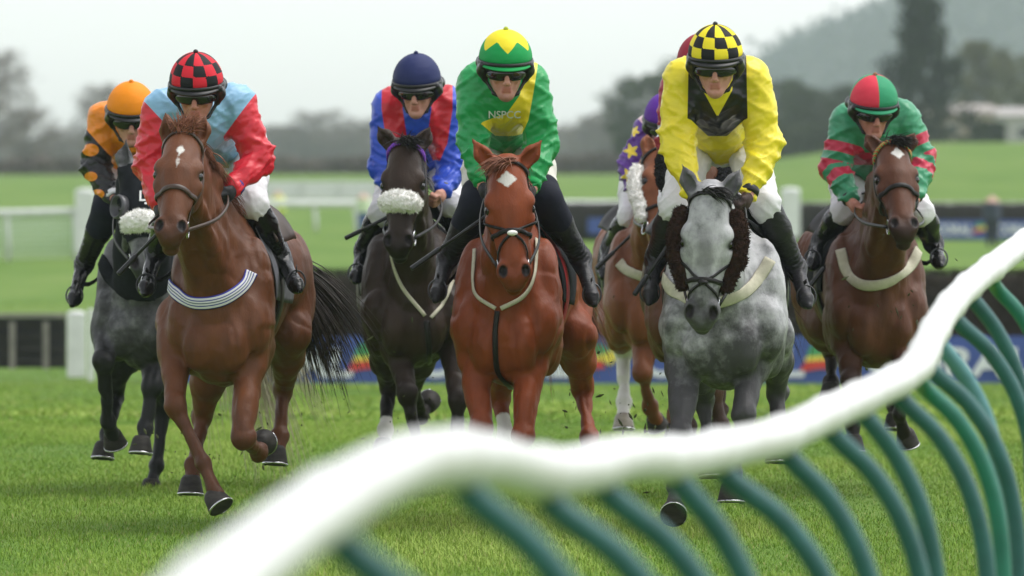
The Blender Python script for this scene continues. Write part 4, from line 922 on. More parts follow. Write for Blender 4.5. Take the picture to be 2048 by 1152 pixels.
HS['D'] = horse(dict(s=425, chest=1007, yaw=6.0, zb=-.13, wd=.94, poll=(1013, 322, -.45), muzzle=(1030, 580, -.60), hyaw=3, ears=[(946, 279), (1083, 281)], coat=C_D, hair=M_hair['chestnut'], hw=1.02,
    fore=[((945, 650, .22), (962, 852, -.06), (960, 925, .17), (966, 915, .30), (0, -.2, -1)), ((1070, 640, .22), (1046, 872, -.12), (1043, 935, .10), (1046, 925, .23), (0, -.2, -1))],
    hind=[((1010, 690, 1.15), (1000, 795, 1.40), (1012, 875, 1.24), (1018, 930, 1.15)), ((1152, 668, 1.20), (1165, 778, 1.52), (1178, 872, 1.34), (1177, 930, 1.26))],
    star=[(-.008, .105, .046, .042, 'd')], noseband=.355, fig8=1, pad=M_sheep['white'], fl=(-.9, .1, .35), fll=.09, ftone=(0, .3, .45), htone=(0, .5, .6), socks=[('hind', 0, .25)], pale=(0, 0, 1, 0), girth_mat=noisy('red_webbing', (.30, .01, .012), (.40, .02, .02), 20, .7),
    straps=[(M_web, .020, [(950, 500), (948, 560), (956, 592), (992, 617)]), (M_web, .023, [(1072, 480), (1066, 550), (1045, 592), (1002, 617)]), (M_leather, .026, [(995, 622), (990, 680), (995, 740), (1022, 775)])],
    label='bright chestnut horse with a white diamond star at the centre of the group'))
HS['G'] = horse(dict(s=435, chest=1446, yaw=2.5, zb=-.12, wd=1.12, poll=(1421, 378, -.45), muzzle=(1402, 662, -.68), hyaw=-5, ears=[(1363, 325), (1479, 337)], coat=C_G, hair=M_hair['black'],
    fore=[((1372, 670, .22), (1362, 868, -.10), (1351, 972, -.28), (1347, 1030, -.44), (0, -.4, 1)), ((1512, 670, .22), (1488, 832, -.02), (1464, 950, .02), (1462, 1005, -.04))],
    hind=[((1400, 700, 1.15), (1408, 800, 1.40), (1417, 900, 1.28), (1422, 955, 1.18)), ((1545, 668, 1.15), (1556, 785, 1.45), (1558, 872, 1.32), (1556, 926, 1.24))],
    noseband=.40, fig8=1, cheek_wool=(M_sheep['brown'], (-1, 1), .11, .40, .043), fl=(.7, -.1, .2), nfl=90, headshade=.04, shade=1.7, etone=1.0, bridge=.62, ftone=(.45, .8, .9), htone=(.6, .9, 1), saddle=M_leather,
    girth=(M_web, .060, [(1322, 545), (1345, 580), (1390, 600), (1440, 603), (1490, 583), (1523, 548), (1540, 520)]), label='dapple grey horse with brown sheepskin cheekpieces, nearest at right'))
HS['H'] = horse(dict(s=385, chest=1762, yaw=-6, zb=-.14, wd=1.0, poll=(1783, 292, -.45), muzzle=(1810, 482, -.62), hyaw=6, ears=[(1729, 265), (1832, 261)], coat=C_H, hair=M_hair['black'],
    fore=[((1693, 640, .22), (1702, 760, -.02), (1706, 850, -.02), (1706, 905, -.08)), ((1815, 640, .22), (1805, 742, -.08), (1798, 828, 0), (1816, 892, .12), (0, -.2, -1))],
    hind=[((1650, 650, 1.15), (1664, 700, 1.45), (1662, 765, 1.30), (1661, 800, 1.2)), ((1810, 660, 1.15), (1795, 730, 1.42), (1790, 810, 1.28), (1790, 860, 1.18))],
    star=[(.012, .105, .036, .044, 'd')], brow_mat=M_bh, noseband=.325, nbw=.026, fl=(.5, .1, .3), ftone=(.3, .85, 1), cloth=M_cloth,
    girth=(M_web, .058, [(1681, 500), (1692, 540), (1715, 565), (1745, 571), (1785, 560), (1822, 530), (1838, 495)]), label='bay horse with white star and red and green browband at the right'))
HS['E'] = horse(dict(s=365, chest=1312, yaw=-3, zb=-.14, poll=(1322, 302, -.40), muzzle=(1318, 492, -.72), hyaw=24, ears=[(1294, 264), (1336, 268)], coat=C_E, hair=M_hair['chestnut'], h=.011,
    fore=[((1284, 630, .22), (1286, 745, -.05), (1300, 812, .12), (1318, 858, .22), (.4, -.4, -1)), ((1345, 640, .22), (1352, 745, 0), (1350, 830, 0), (1350, 880, -.05))],
    hind=[((1232, 650, 1.1), (1246, 702, 1.40), (1248, 805, 1.22), (1247, 860, 1.1)), ((1350, 650, 1.1), (1352, 715, 1.40), (1352, 800, 1.22), (1352, 850, 1.1))],
    noseband=.40, cheek_wool=(M_sheep['white'], (-1,), .14, .42, .038), socks=[('hind', 0, .85)], pale=(0, 0, 1, 0), ftone=(0, .5, .8),
    girth=(M_web, .06, [(1238, 525), (1258, 542), (1300, 556), (1345, 560)]), label='copper chestnut horse with white sheepskin cheekpiece, half hidden behind the dapple grey'))
HS['F'] = horse(dict(s=398, chest=1400, yaw=0, zb=-.14, poll=(1387, 262, -.45), muzzle=(1395, 450, -.65), hyaw=0, ears=[(1352, 228), (1424, 228)], coat=C_F, hair=M_hair['black'], h=.012,
    fore=[((1350, 640, .22), (1365, 765, 0), (1375, 850, 0), (1378, 905, -.05)), ((1432, 650, .22), (1422, 780, 0), (1442, 850, .0), (1450, 905, -.05))],
    hind=[((1350, 650, 1.1), (1362, 735, 1.4), (1362, 820, 1.2), (1362, 870, 1.1)), ((1445, 650, 1.1), (1440, 735, 1.4), (1440, 820, 1.2), (1440, 870, 1.1))],
    noseband=.38, cheek_wool=(M_sheep['black'], (-1, 1), .12, .40, .05), ftone=(.4, .9, 1), label='brown horse almost hidden directly behind the dapple grey, black sheepskin cheekpieces showing'))
# ruler-striped breast girth of the left chestnut
def gstripe(nt, b):
    q = NB(nt); tc = q.n('ShaderNodeAttribute', attribute_name='across'); r = q.ramp(tc.outputs['Fac'], [(0, (.05, .05, .28)), (.10, (.62, .62, .64)), (.26, (.05, .06, .25)), (.34, (.62, .62, .64)), (.46, (.10, .13, .16)), (.54, (.62, .62, .64)), (.66, (.05, .06, .25)), (.74, (.62, .62, .64)), (.90, (.05, .05, .28))])
    r.node.color_ramp.interpolation = 'CONSTANT'; q.link(r, b.inputs['Base Color'])
M_gs = mat('blue_striped_webbing', (.6, .6, .62), .75, .2, gstripe)
gme = HS['B'].girth.data; gme.materials.clear(); gme.materials.append(M_gs)
gme.attributes.new('across', 'FLOAT', 'POINT').data.foreach_set('value', np.tile([0, .1, .9, 1], len(gme.vertices)//4).astype(np.float32))
print('horses built', round(time.time()-T00, 1))
# ------------------------------------------------------------------ jockeys
def skinmat(name, a, b_):
    def bd(nt, b):
        q = NB(nt); c = q.ramp(q.noise(16, 5, .65), [(.3, a), (.7, b_)]); c = q.mix(q.attr('tone'), c, (.40, .135, .105)); c = q.mix(q.attr('beard'), c, (.16, .085, .06)); q.link(c, b.inputs['Base Color']); q.bump(b, q.noise(90, 3, .6), .15, .002)
    return mat(name, a, .48, .35, bd)
M_skin = skinmat('skin', (.47, .215, .155), (.58, .30, .225)); M_ruddy = skinmat('ruddy_skin', (.42, .165, .115), (.52, .24, .175))
def silk(name, cols, fold=.55):
    'cols[0] is the ground colour, then one colour per signed pattern attribute p1, p2, p3 (later ones on top)'
    def bd(nt, b):
        q = NB(nt); c = cols[0]
        for i, cc in enumerate(cols[1:]): c = q.mix(q.step(q.attr('p%d' % (i+1)), .0012), c, cc)
        v = q.noise(7, 4, .55); c = q.mix(q.math('MULTIPLY', q.math('SUBTRACT', v, .5), .5, True), c, q.mix(1.0, c, (.7, .7, .7), 'MULTIPLY')); q.link(c, b.inputs['Base Color'])
        b.inputs['Coat Weight'].default_value = 0.0
        h = q.math('ADD', q.noise(9, 1, .4, (1, 1, 2.2)), q.math('MULTIPLY', q.noise(19, 1, .4, (1, 1, 1.8)), .35)); q.bump(b, h, fold*.9, .02)
    return mat(name, cols[0], .36 if fold > .4 else .62, .42 if fold > .4 else .2, bd)
M_breech = noisy('white_breeches', (.64, .63, .66), (.74, .73, .76), 9, .65, .25, .35, .010)
M_creambr = noisy('cream_breeches', (.58, .56, .50), (.68, .66, .60), 9, .65, .25, .35, .010)
def bootb(nt, b):
    q = NB(nt); q.bump(b, q.noise(22, 3, .5, (1, 1, 2.4)), .5, .012)
M_boot = mat('polished_boot', (.006, .006, .007), .24, .35, bootb)
M_boot2 = mat('worn_boot', (.016, .015, .018), .42, .3, bootb)
M_navy = noisy('navy_gaiter', (.008, .009, .018), (.014, .016, .03), 12, .8, .2, .3, .006)
M_lens = mat('goggle_lens', (.006, .006, .007), .08, .6)
M_blackp = mat('black_shell', (.010, .010, .011), .35, .45)
M_glove = noisy('black_glove', (.010, .010, .012), (.02, .02, .024), 25, .6, .3, .3, .003)
M_brglove = noisy('brown_glove', (.030, .014, .012), (.05, .026, .02), 25, .6, .3, .3, .003)
M_whip = noisy('whip_leather', (.008, .008, .009), (.02, .02, .022), 40, .35, .4)
M_iron = mat('dark_iron', (.09, .09, .095), .35, .5, None, Metallic=1.0)
def jockey(c, H):
    s = c['s']; Y0 = FPX/s; W = lambda px, py, dy=0.: P(px, py, Y0+dy); sc = c.get('k', 1.0)
    pv = W(*c['pelvis']); O = np.array([pv[0], pv[1], float(ground_z(pv[0], pv[1]))])
    t = thing('person', c['label'], 'jockey', O, 'jockeys riding in the race')
    # head frame: x viewer right, f forward to camera, u up
    top = c['top']; hy = math.radians(c.get('yaw', 0)); pt = math.radians(c.get('pitch', 22)*.5+1); rl = math.radians(c.get('roll', 0))
    hx = np.array([math.cos(hy), math.sin(hy), 0]); fw = np.array([math.sin(hy), -math.cos(hy), 0]); up = np.array([0, 0, 1.])
    f_ = nrm(fw*math.cos(pt)-up*math.sin(pt)); u0 = nrm(up*math.cos(pt)+fw*math.sin(pt)); x_ = nrm(hx*math.cos(rl)+u0*math.sin(rl)); u_ = nrm(np.cross(x_, -f_)); u_ = u_ if u_@u0 > 0 else -u_
    hs = c.get('hs', 1.08)
    hc = W(top[0], top[1], c.get('hdy', .02))-np.array([0, 0, .152*hs])
    fwd = c.get('face', 1.0); Q = lambda x, f, u: hc+hs*((x if u > -.05 else x*fwd)*x_+f*f_+(u if u > 0 else u*.93)*u_); HRm = np.stack([x_, f_, u_]); A = lambda *r: np.array(r)*hs
    shl = [W(*q) for q in c['sh']]; elb = [W(*q) for q in c['el']]; wri = [W(*q) for q in c['wr']]; hip = [pv+np.array([sx*.10, 0, 0]) for sx in (-1, 1)]
    kne = [W(*q) for q in c['kn']]; ank = [W(*q) for q in c['an']]; toe = [W(*q) for q in c['toe']]; ank = [a_+np.array([0, .03, .045]) for a_ in ank]; toe = [a_+np.array([0, -.03, -.01]) for a_ in toe]
    mid = (shl[0]+shl[1])/2; nk0 = mid+np.array([0, .03, .03])
    # ---- body: one continuous skin surface
    f = Field()
    f.ell(Q(0, -.02, .03), A(.078, .095, .085), HRm, .03); f.ell(Q(0, .02, -.04), A(.066, .075, .085), HRm, .03)
    f.ell(Q(0, .030, -.095), A(.050, .056, .052), HRm, .022); f.cone(Q(0, .072, -.145), Q(0, .066, -.148), .022*hs, .024*hs, .022)
    for sx in (-1, 1):
        f.cone(Q(sx*.048, -.005, -.085), Q(sx*.018, .062, -.142), .020*hs, .017*hs, .02)
        f.ell(Q(sx*.042, .064, -.066), A(.018, .018, .016), HRm, .012); f.ell(Q(sx*.038, .082, -.098), A(.011, .012, .020), HRm, .010, 0, True); f.ell(Q(sx*.078, -.02, -.045), A(.012, .022, .033), HRm, .008)
        f.cone(Q(sx*.012, .082, -.012), Q(sx*.048, .068, -.012), .010, .010, .012)
        f.ell(Q(sx*.031, .088, -.034), A(.016, .011, .011), HRm, .008, 0, True); f.ell(Q(sx*.031, .074, -.034), A(.013, .012, .012), HRm, .003)
    f.cone(Q(0, .088, -.02), Q(0, .116, -.072), .0085*hs, .0125*hs, .007); f.ell(Q(0, .104, -.080), A(.019, .014, .010), HRm, .005)
    f.cone(Q(-.014, .086, -.104), Q(.014, .086, -.104), .0065*hs, .0065*hs, .004, 1); f.cone(Q(-.013, .083, -.117), Q(.013, .083, -.117), .0085*hs, .0085*hs, .004, 1)
    f.cone(Q(-.022, .096, -.1105), Q(.022, .096, -.1105), .003, .003, .004, 0, True); f.ell(Q(0, .098, -.130), A(.022, .010, .007), HRm, .008, 0, True)
    f.cone(Q(0, -.03, -.08), nk0, .056, .062, .03)
    f.cone(mid+[0, .04, -.03], pv, .115, .12, .08); f.cone(shl[0], shl[1], .06, .06, .05)
    hands = []
    for i, sx in enumerate((-1, 1)):
        f.chain([shl[i], elb[i], wri[i]], [.055, .042, .028], .03)
        f.chain([hip[i], kne[i], ank[i]*.85+kne[i]*.15], [.085, .050, .026], .04)
        # hand: palm, four fingers curled round the rein, thumb on top
        w0 = wri[i]; hd = nrm(nrm(w0-elb[i])+np.array([-sx*.35, -.55, -.25])); inn = nrm(np.array([-sx, -.25, .05])-hd*(hd@np.array([-sx, -.25, .05]))); dn = nrm(np.cross(hd, inn)); dn = dn if dn[2] < 0 else -dn
        pc = w0+hd*.048; g = Field(); g.ell(pc, (.044, .022, .042), np.stack([hd, inn, dn]), .01); g.cone(w0-hd*.02, pc, .026, .028, .015)
        for q, ln in zip((-.030, -.010, .010, .029), (.9, 1, .95, .78)):
            k0 = pc+hd*.034+dn*q; k1 = k0+hd*.026*ln+inn*.012; k2 = k1-hd*.004+inn*.026*ln; k3 = k2-hd*.022*ln+inn*.002
            g.chain([k0, k1, k2, k3], [.0105, .0100, .0092, .0082], .004)
        g.chain([pc-dn*.026-hd*.012, pc-dn*.040+hd*.020+inn*.010, pc-dn*.032+hd*.045+inn*.020], [.013, .0115, .0092], .008)
        f.p += g.p; hands.append((pc, hd, inn, dn, g))
    V, F = f.mesh(.0054); tone = f.tones(V, .004)
    hl = (V-hc)@HRm.T/hs; beard = np.clip((1-sstep(.055, .085, np.abs(hl[:, 0])*1.0))*sstep(-.075, -.105, hl[:, 2])*sstep(-.19, -.17, hl[:, 2])*(hl[:, 1] > .0), 0, 1)*c.get('stubble', .22)*(1-np.clip(tone*2, 0, 1))
    lm = bpy.data.materials
    mesh_np('body', V, F, c.get('skin', M_skin), True, {'tone': np.clip(tone*1.2-.3, 0, 1), 'beard': beard}, O, t)
    for i, gm in enumerate(c.get('gloves', (None, None))):
        if gm:
            g = Field(); pc, hd, inn, dn, g0 = hands[i]
            for p in g0.p:
                p = list(p)
                if p[0] == 'c': p[3] += .003; p[4] += .003
                else: p[2] = p[2]+.003
                g.p.append(tuple(p))
            V, F = g.mesh(.0048); gv = mesh_np('glove', V, F, gm, True, None, O, t)
    # ---- jacket
    f = Field(); J = f; slv = c.get('sleeve', 1.0)
    f.ell(mid+[0, .10, -.02], (.185*sc, .20, .135), None, .06); f.cone(mid+[0, .05, -.06], mid*.35+pv*.65+[0, -.02, .01], .150, .158, .08)
    f.cone(shl[0]+[.02, .03, .01], shl[1]+[-.02, .03, .01], .088, .088, .05); f.cone(mid*.3+pv*.7, pv+[0, -.08, .02], .155, .145, .05)
    for i, sx in enumerate((-1, 1)):
        cu = elb[i]*.10+wri[i]*.90; f.cone(shl[i], elb[i], .086*slv, .076*slv, .035); f.cone(elb[i], elb[i]*.5+cu*.5, .076*slv, .062*slv, .02); f.cone(elb[i]*.5+cu*.5, cu, .062*slv, .042, .02)
    f.cone(nk0+[0, .01, .0], nk0*.8+hc*.2, .075, .064, .03)
    cutp = c.get('hem', None)
    V, F = J.mesh(.0085); N = J.grad(V, .01)
    # cloth folds: along and across the sleeves, stronger near the elbow
    de = np.minimum(np.linalg.norm(V-elb[0], axis=1), np.linalg.norm(V-elb[1], axis=1)); dm = np.minimum(np.linalg.norm(V-wri[0], axis=1), np.linalg.norm(V-wri[1], axis=1))
    sd_ = int(abs(c['top'][0]))
    q1 = V*np.array([5, 5, 12]); q1[:, 2] += V[:, 0]*8*np.sign(V[:, 0]-mid[0]); q2 = V*np.array([11, 9, 21]); q2[:, 2] -= V[:, 0]*14*np.sign(V[:, 0]-mid[0])
    rdg = lambda q, sd: np.clip(1-np.abs(vnoise(q, 1, sd))*2.2, 0, 1)**1.5
    fold = rdg(q1, sd_)*1.0+.6*rdg(q2, sd_+1)+.3*rdg(q2*2.1, sd_+2)-.5
    amp = .0080+.0140*np.exp(-(de/.15)**2)+.009*np.exp(-(dm/.12)**2); V = V+N*(fold*amp)[:, None]
    att = {}
    ux = (V[:, 0]-mid[0]); uz = V[:, 2]-mid[2]; uy = V[:, 1]-mid[1]
    dsl = []   # signed sleeve distance: positive on sleeve
    for i, sx in enumerate((-1, 1)):
        ax = nrm(elb[i]-shl[i]); dsl.append(np.where(sx*ux > .06, np.maximum((V-shl[i])@nrm(ax*1.0+np.array([sx*.9, 0, 0]))-c.get('seam', .035), -.2), -.2))
    sleeve = np.maximum(*dsl)
    arm = np.full(len(V), 0.)  # length along arm
    for i, sx in enumerate((-1, 1)):
        L1 = np.linalg.norm(elb[i]-shl[i]); L2 = np.linalg.norm(wri[i]-elb[i]); t1 = np.clip((V-shl[i])@(elb[i]-shl[i])/L1**2, 0, 1); t2 = np.clip((V-elb[i])@(wri[i]-elb[i])/L2**2, 0, 1)
        d1 = np.linalg.norm(V-shl[i]-t1[:, None]*(elb[i]-shl[i]), axis=1); d2 = np.linalg.norm(V-elb[i]-t2[:, None]*(wri[i]-elb[i]), axis=1); a = np.where(d1 < d2, t1*L1, L1+t2*L2); arm = np.where(ux*sx > 0, a, arm); sleeve = np.where(ux*sx > 0, np.minimum(sleeve, .118-np.minimum(d1, d2)), sleeve)
    pat = c['pattern'](dict(V=V, ux=ux, uz=uz, uy=uy, sleeve=sleeve, arm=arm, s=s, px=1024+V[:, 0]/V[:, 1]*FPX, py=HZ-(V[:, 2]-CAMH)/V[:, 1]*FPX, mid=mid, sx=np.sign(ux), front=-N[:, 1]))
    for k_, v_ in enumerate(pat): att['p%d' % (k_+1)] = v_
    # drop the lower back part of the torso so the jacket ends in a hem
    jk = mesh_np('jacket', V, F, c['silk'], True, att, O, t)
    for i in (0, 1):
        e, w_ = elb[i], wri[i]; ax = nrm(w_-e); mb = MB(); mb.lathe([(.040, -.018), (.0445, -.012), (.0445, .012), (.038, .018)], e*.10+w_*.90, ax, 18); mb.build('cuff', c.get('cuff', M_blackp), t, O)
    if c.get('writing'):
        txt, px, py, wpx, m = c['writing']; tv, tf = text_np(txt, .012, 0, 0); tv[:, 0] -= tv[:, 0].mean(); kx = wpx/s/np.ptp(tv[:, 0]); ctr = W(px, py, .0)
        pts = ctr+np.stack([tv[:, 0]*kx, 0*tv[:, 0]+.75, tv[:, 1]*kx], 1); p_, g_ = J.cast(pts, np.repeat(np.array([[0, -1., 0]]), len(pts), 0), 1.0, 260); mesh_np('lettering', p_+[0, -.016, 0], tf, m, False, None, O, jk)
    # collar
    # ---- breeches, boots
    f = Field(); f.ell(pv+[0, .06, .0], (.165, .16, .14), None, .05)
    bt = [.62, .62] if 'btop' not in c else c['btop']
    for i, sx in enumerate((-1, 1)):
        f.cone(hip[i]+[0, .02, 0], hip[i]*.45+kne[i]*.55, .104, .088, .04); f.cone(hip[i]*.45+kne[i]*.55, kne[i], .088, .070, .03); f.cone(kne[i], kne[i]*.82+ank[i]*.18, .072, .062, .025)
    V, F = f.mesh(.009); N = f.grad(V, .01); rb = lambda q, sd: np.clip(1-np.abs(vnoise(q, 1, sd))*2.2, 0, 1)**1.5
    V = V+N*(.004*vnoise(V*[9, 9, 16], 1, 3)+.006*rb(V*[9, 7, 20]+(V[:, :1]*[0, 0, 1])*16*np.sign(V[:, :1]-pv[0]), 5)+.003*rb(V*[22, 18, 30], 6)-.003)[:, None]
    mesh_np('breeches', V, F, c.get('breech', M_breech), True, None, O, t)
    for i, sx in enumerate((-1, 1)):
        kn, an, te = kne[i], ank[i], toe[i]; f = Field(); b0 = kn*(1-c.get('boot0', .12))+an*c.get('boot0', .12); ax = nrm(an-kn); cf = kn*.6+an*.4
        f.cone(b0, cf, .070, .069, .02); f.cone(cf, an, .068, .047, .02); heel = an+ax*.075; d = nrm(te-an); ball = te-d*.035
        an2 = an+ax*.01; f.cone(an2, an2+ax*.04+[0, .02, 0], .044, .040, .03); f.cone(an2+ax*.025, ball, .038, .033, .035); f.cone(ball, te+d*.015, .034, .018, .02); f.cone(an+ax*.07+[0, .035, 0], ball-[0, 0, .018], .026, .028, .015)
        V, F = f.mesh(.0075); N = f.grad(V, .008); td = np.linalg.norm(V-an, axis=1); V = V+N*(.0045*np.exp(-(td/.10)**2)*np.sin((V@ax)*260+4*vnoise(V, 12, 7))+.002*vnoise(V, 18, 8))[:, None]
        bo = mesh_np('boot', V, F, c.get('boot', M_boot), True, None, O, t)
        if c.get('gaiter'):
            f = Field(); f.cone(kn*.86+hip[i]*.14, kn, .083, .083, .02); f.cone(kn, kn*.62+an*.38, .083, .074, .02); V, F = f.mesh(.009); mesh_np('gaiter', V, F, M_navy, True, None, O, t)
        # stirrup iron and leather
        sc_ = ball+np.array([0, .015, -.01]); so_ = nrm(np.cross(d, [0, 0, 1.])); mb = MB(); pts = [sc_+so_*(.046*math.sin(q))+np.array([0, .03, .105])*(.5-.5*math.cos(q))+np.array([0, 0, -.030]) for q in np.linspace(.5, 2*math.pi-.5, 19)]
        pts = [pts[-1]]+pts; mb.tube(pts, .0045, 8); st = mb.build('stirrup_iron', c.get('iron', M_iron), H.t, H.O)
        top_ = sc_+np.array([0, .02, .095]); mb = MB(); mb.ribbon(spline([top_, (top_+H.L(sx*.29, .62, 1.25))/2, H.L(sx*.27, .62, 1.36)], 8), np.repeat(H.r_[None]*sx, 8, 0), .024, .004); mb.build('stirrup_leather', M_leather, H.t, H.O)
    # ---- helmet in its silk cap
    V = []; rows = []; nu, nv = 56, 22
    for j in range(nv):
        ph = (j/(nv-1))*1.62
        for i in range(nu):
            th = i/nu*2*math.pi; d = np.array([math.sin(th)*math.sin(ph), math.cos(th)*math.sin(ph), math.cos(ph)])
            r = np.array([.117, .142 if d[1] < 0 else .136, (.130 if d[2] > 0 else .10)])*c.get('cap', 1.0); p = d*r; p[2] += .018; pk = 1+.012*math.cos(th*8)*math.sin(ph)**2*(.5) ; p[:2] *= pk
            if j >= nv-2: p[:2] *= (.985, .965)[j-nv+2]
            V.append(Q(*p)); rows.append((th, ph))
    V = np.array(V); rows = np.array(rows); ii_ = np.arange(nu*nv).reshape(nv, nu)
    F = [(ii_[j, i], ii_[j+1, i], ii_[j+1, (i+1) % nu], ii_[j, (i+1) % nu]) for j in range(nv-1) for i in range(nu)]
    hl = mesh_np('helmet', V, F, c['capmat'], True, {'p1': c['cappat'](rows[:, 0], rows[:, 1])*.08 if c.get('cappat') else np.full(len(V), -.1)}, O, t)
    for pl in hl.data.polygons: pass
    mb = MB(); mb.lathe([(.011, -.004), (.012, .004), (.007, .010), (.001, .012)], Q(0, 0, .150*c.get('cap', 1.0)), u_, 12); mb.build('top_button', c.get('button', c['capmat']), hl, O)
    # black skull rim with ear pads and harness
    mb = MB(); n = 40; th = np.linspace(0, 2*math.pi, n, endpoint=False); pts = np.array([Q(.115*math.sin(q), (.137 if math.cos(q) > 0 else .142)*math.cos(q), .012) for q in th]); nn_ = np.array([nrm(math.sin(q)*x_+math.cos(q)*f_) for q in th]); mb.ribbon(pts, nn_, .018, .006, True); mb.build('elastic_band', M_blackp, hl, O)
    # peak
    V = []; m_ = 25
    for lay in (0, 1):
        for j in range(5):
            for i in range(m_):
                a = -1.15+2.3*i/(m_-1); e = j/4*(.5+.5*math.cos(a*1.2)); V.append(Q((.114+.012*e)*math.sin(a), (.130+.026*e)*math.cos(a), .012-.020*e-.004*lay))
    F = []
    for lay in (0, 1):
        for j in range(4):
            for i in range(m_-1):
                b = lay*5*m_+j*m_+i; q = (b, b+1, b+m_+1, b+m_); F.append(q if lay == 0 else q[::-1])
    F += [(4*m_+i, 4*m_+i+1, 9*m_+i+1, 9*m_+i) for i in range(m_-1)]
    mesh_np('peak', V, F, c.get('peakmat', M_blackp), True, None, O, hl)
    ff = Field()
    for sx in (-1, 1):
        ff.chain([Q(sx*.098, .055, .0), Q(sx*.100, .01, -.035), Q(sx*.090, .0, -.075)], [.024, .026, .016], .02); ff.chain([Q(sx*.090, .0, -.075), Q(sx*.052, .035, -.140), Q(0, .052, -.168)], [.010, .008, .008], .01)
        ff.cone(Q(sx*.100, .0, .01), Q(sx*.095, -.07, -.01), .025, .025, .03)
    ff.cone(Q(-.09, -.075, -.01), Q(.09, -.075, -.01), .035, .035, .03)
    V, F = ff.mesh(.008); mesh_np('harness', V, F, M_blackp, True, None, O, hl)
    # goggles: curved lens wrapped over the eyes, dark frame, spare pair pushed up under the peak
    for nm, u0_, hh, fo, m in (('goggles', -.040, .027, .0, M_lens), ('spare_goggles', -.004, .017, .012, M_blackp)):
        V = []; m_ = 31
        for lay in (0, 1):
            for j in range(7):
                v = -1+j/3
                for i in range(m_):
                    a = -1.25+2.5*i/(m_-1); notch = .010*math.exp(-(a/.16)**2) if (nm == 'goggles' and v < 0) else 0
                    r0 = (.100+fo+.006*(1-v*v))-lay*.008; V.append(Q((r0-.008)*math.sin(a), .002+fo+(r0)*math.cos(a)*1.03, u0_+(v*hh+notch)*(1-.35*abs(a/1.25)**3)))
        F = []
        for lay in (0, 1):
            for j in range(6):
                for i in range(m_-1):
                    b = lay*7*m_+j*m_+i; q = (b, b+1, b+m_+1, b+m_); F.append(q if lay == 0 else q[::-1])
        kk = 7*m_; F += [(i+1, i, i+kk, i+1+kk) for i in range(m_-1)]+[(6*m_+i, 6*m_+i+1, 6*m_+i+1+kk, 6*m_+i+kk) for i in range(m_-1)]+[(j*m_, (j+1)*m_, (j+1)*m_+kk, j*m_+kk) for j in range(6)]+[((j+1)*m_+m_-1, j*m_+m_-1, j*m_+m_-1+kk, (j+1)*m_+m_-1+kk) for j in range(6)]
        mesh_np(nm, V, F, m, True, None, O, t)
    # collar band
    # ---- whip
    if c.get('whip'):
        (a, b), lab = c['whip']; a = W(*a); b = W(*b); d = nrm(b-a); t2 = thing('whip', lab, 'whip', a, 'whips held by the jockeys'); O2 = np.array(t2.location); mb = MB(); L_ = np.linalg.norm(b-a)
        mb.tube([a-d*.16, a-d*.15, a, a+d*L_*.6], [.009, .012, .010, .0075], 10); mb.build('shaft', M_whip, t2, O2)
        mb = MB(); e1 = a+d*L_*.6; mb.tube(spline([e1-d*.01, e1+d*.03, e1+d*(L_*.4-.02), e1+d*L_*.4], 12), [.009]+[.0125]*10+[.009], 10); mb.build('padded_flap', M_whip, t2, O2)
        mb = MB(); mb.tube([a-d*.175, a-d*.165, a-d*.155], [.008, .0145, .010], 12); mb.build('knob', M_whip, t2, O2)
    # ---- reins from bit to hands
    for i in (0, 1):
        bit = H.bits[i]; pc = hands[i][0]; dn = np.array([0, .05, -.10]); pts = spline([bit, bit*.6+pc*.4+dn*c.get('slack', .2)+[(-.05, .05)[i], 0, 0], bit*.25+pc*.75+dn*c.get('slack', .2)*.8+[(-.04, .04)[i], 0, 0], pc, pc+[0, .08, -.05]], 22)
        nn_ = np.repeat(nrm(np.array([(-1, 1)[i], -.4, .2]))[None], 22, 0); mb = MB(); mb.ribbon(pts, nn_, .018, .004); mb.build('rein', c.get('rein', M_leather), H.t, H.O)
    return t
# ------------------------------------------------------------------ the riders
RED, BLK, YEL, GRN, WHT = (.62, .018, .035), (.010, .010, .012), (.80, .66, .025), (.008, .30, .075), (.72, .70, .74)
def check(nu, rows, off=0):
    def fn(th, ph):
        v = ph*rows/1.62; return np.where(v < 1.0, np.sin(th*nu/2+off*.5)*.9, np.sin(th*nu/2+off)*np.sin(v*math.pi)*-1)
    return fn
nopat = lambda g: [np.full(len(g['ux']), -.1)]
J = {}
# B: light blue body, red sleeves, red and black checked cap
J['B'] = jockey(dict(s=430, top=(393, 101), roll=0, pitch=24, yaw=-4, hdy=.0, pelvis=(447, 278, .82), sh=[(322, 218, .24), (476, 210, .26)], el=[(303, 330, .22), (516, 316, .26)], wr=[(318, 415, .06), (466, 379, .10)],
    kn=[(345, 420, .42), (505, 408, .42)], an=[(312, 520, .62), (556, 528, .60)], toe=[(290, 580, .42), (597, 572, .42)], silk=silk('light_blue_red_silk', [(.24, .46, .66), RED]), pattern=lambda g: [g['sleeve']],
    capmat=silk('red_black_check_silk', [BLK, RED], .25), cappat=check(12, 4), button=M_blackp, gloves=(M_glove, M_glove), cuff=noisy('blue_cuff', (.02, .03, .20), (.03, .04, .25), 9, .6), skin=M_ruddy, iron=M_blackp, rein=M_brn,
    whip=(((322, 460, .1), (236, 549, .05)), 'black padded whip held low across the grey hooded horse by the red sleeved rider'), label='jockey in light blue and red silks with a red and black checked cap'), HS['B'])
def spots(cs):
    def fn(g):
        d = np.full(len(g['ux']), -50.)
        for px, py, r in cs: d = np.maximum(d, r-np.hypot((g['px']-px)*1.0, (g['py']-py)*1.35))
        return [g['sleeve'], np.clip(d/g['s'], -.1, .1)]
    return fn
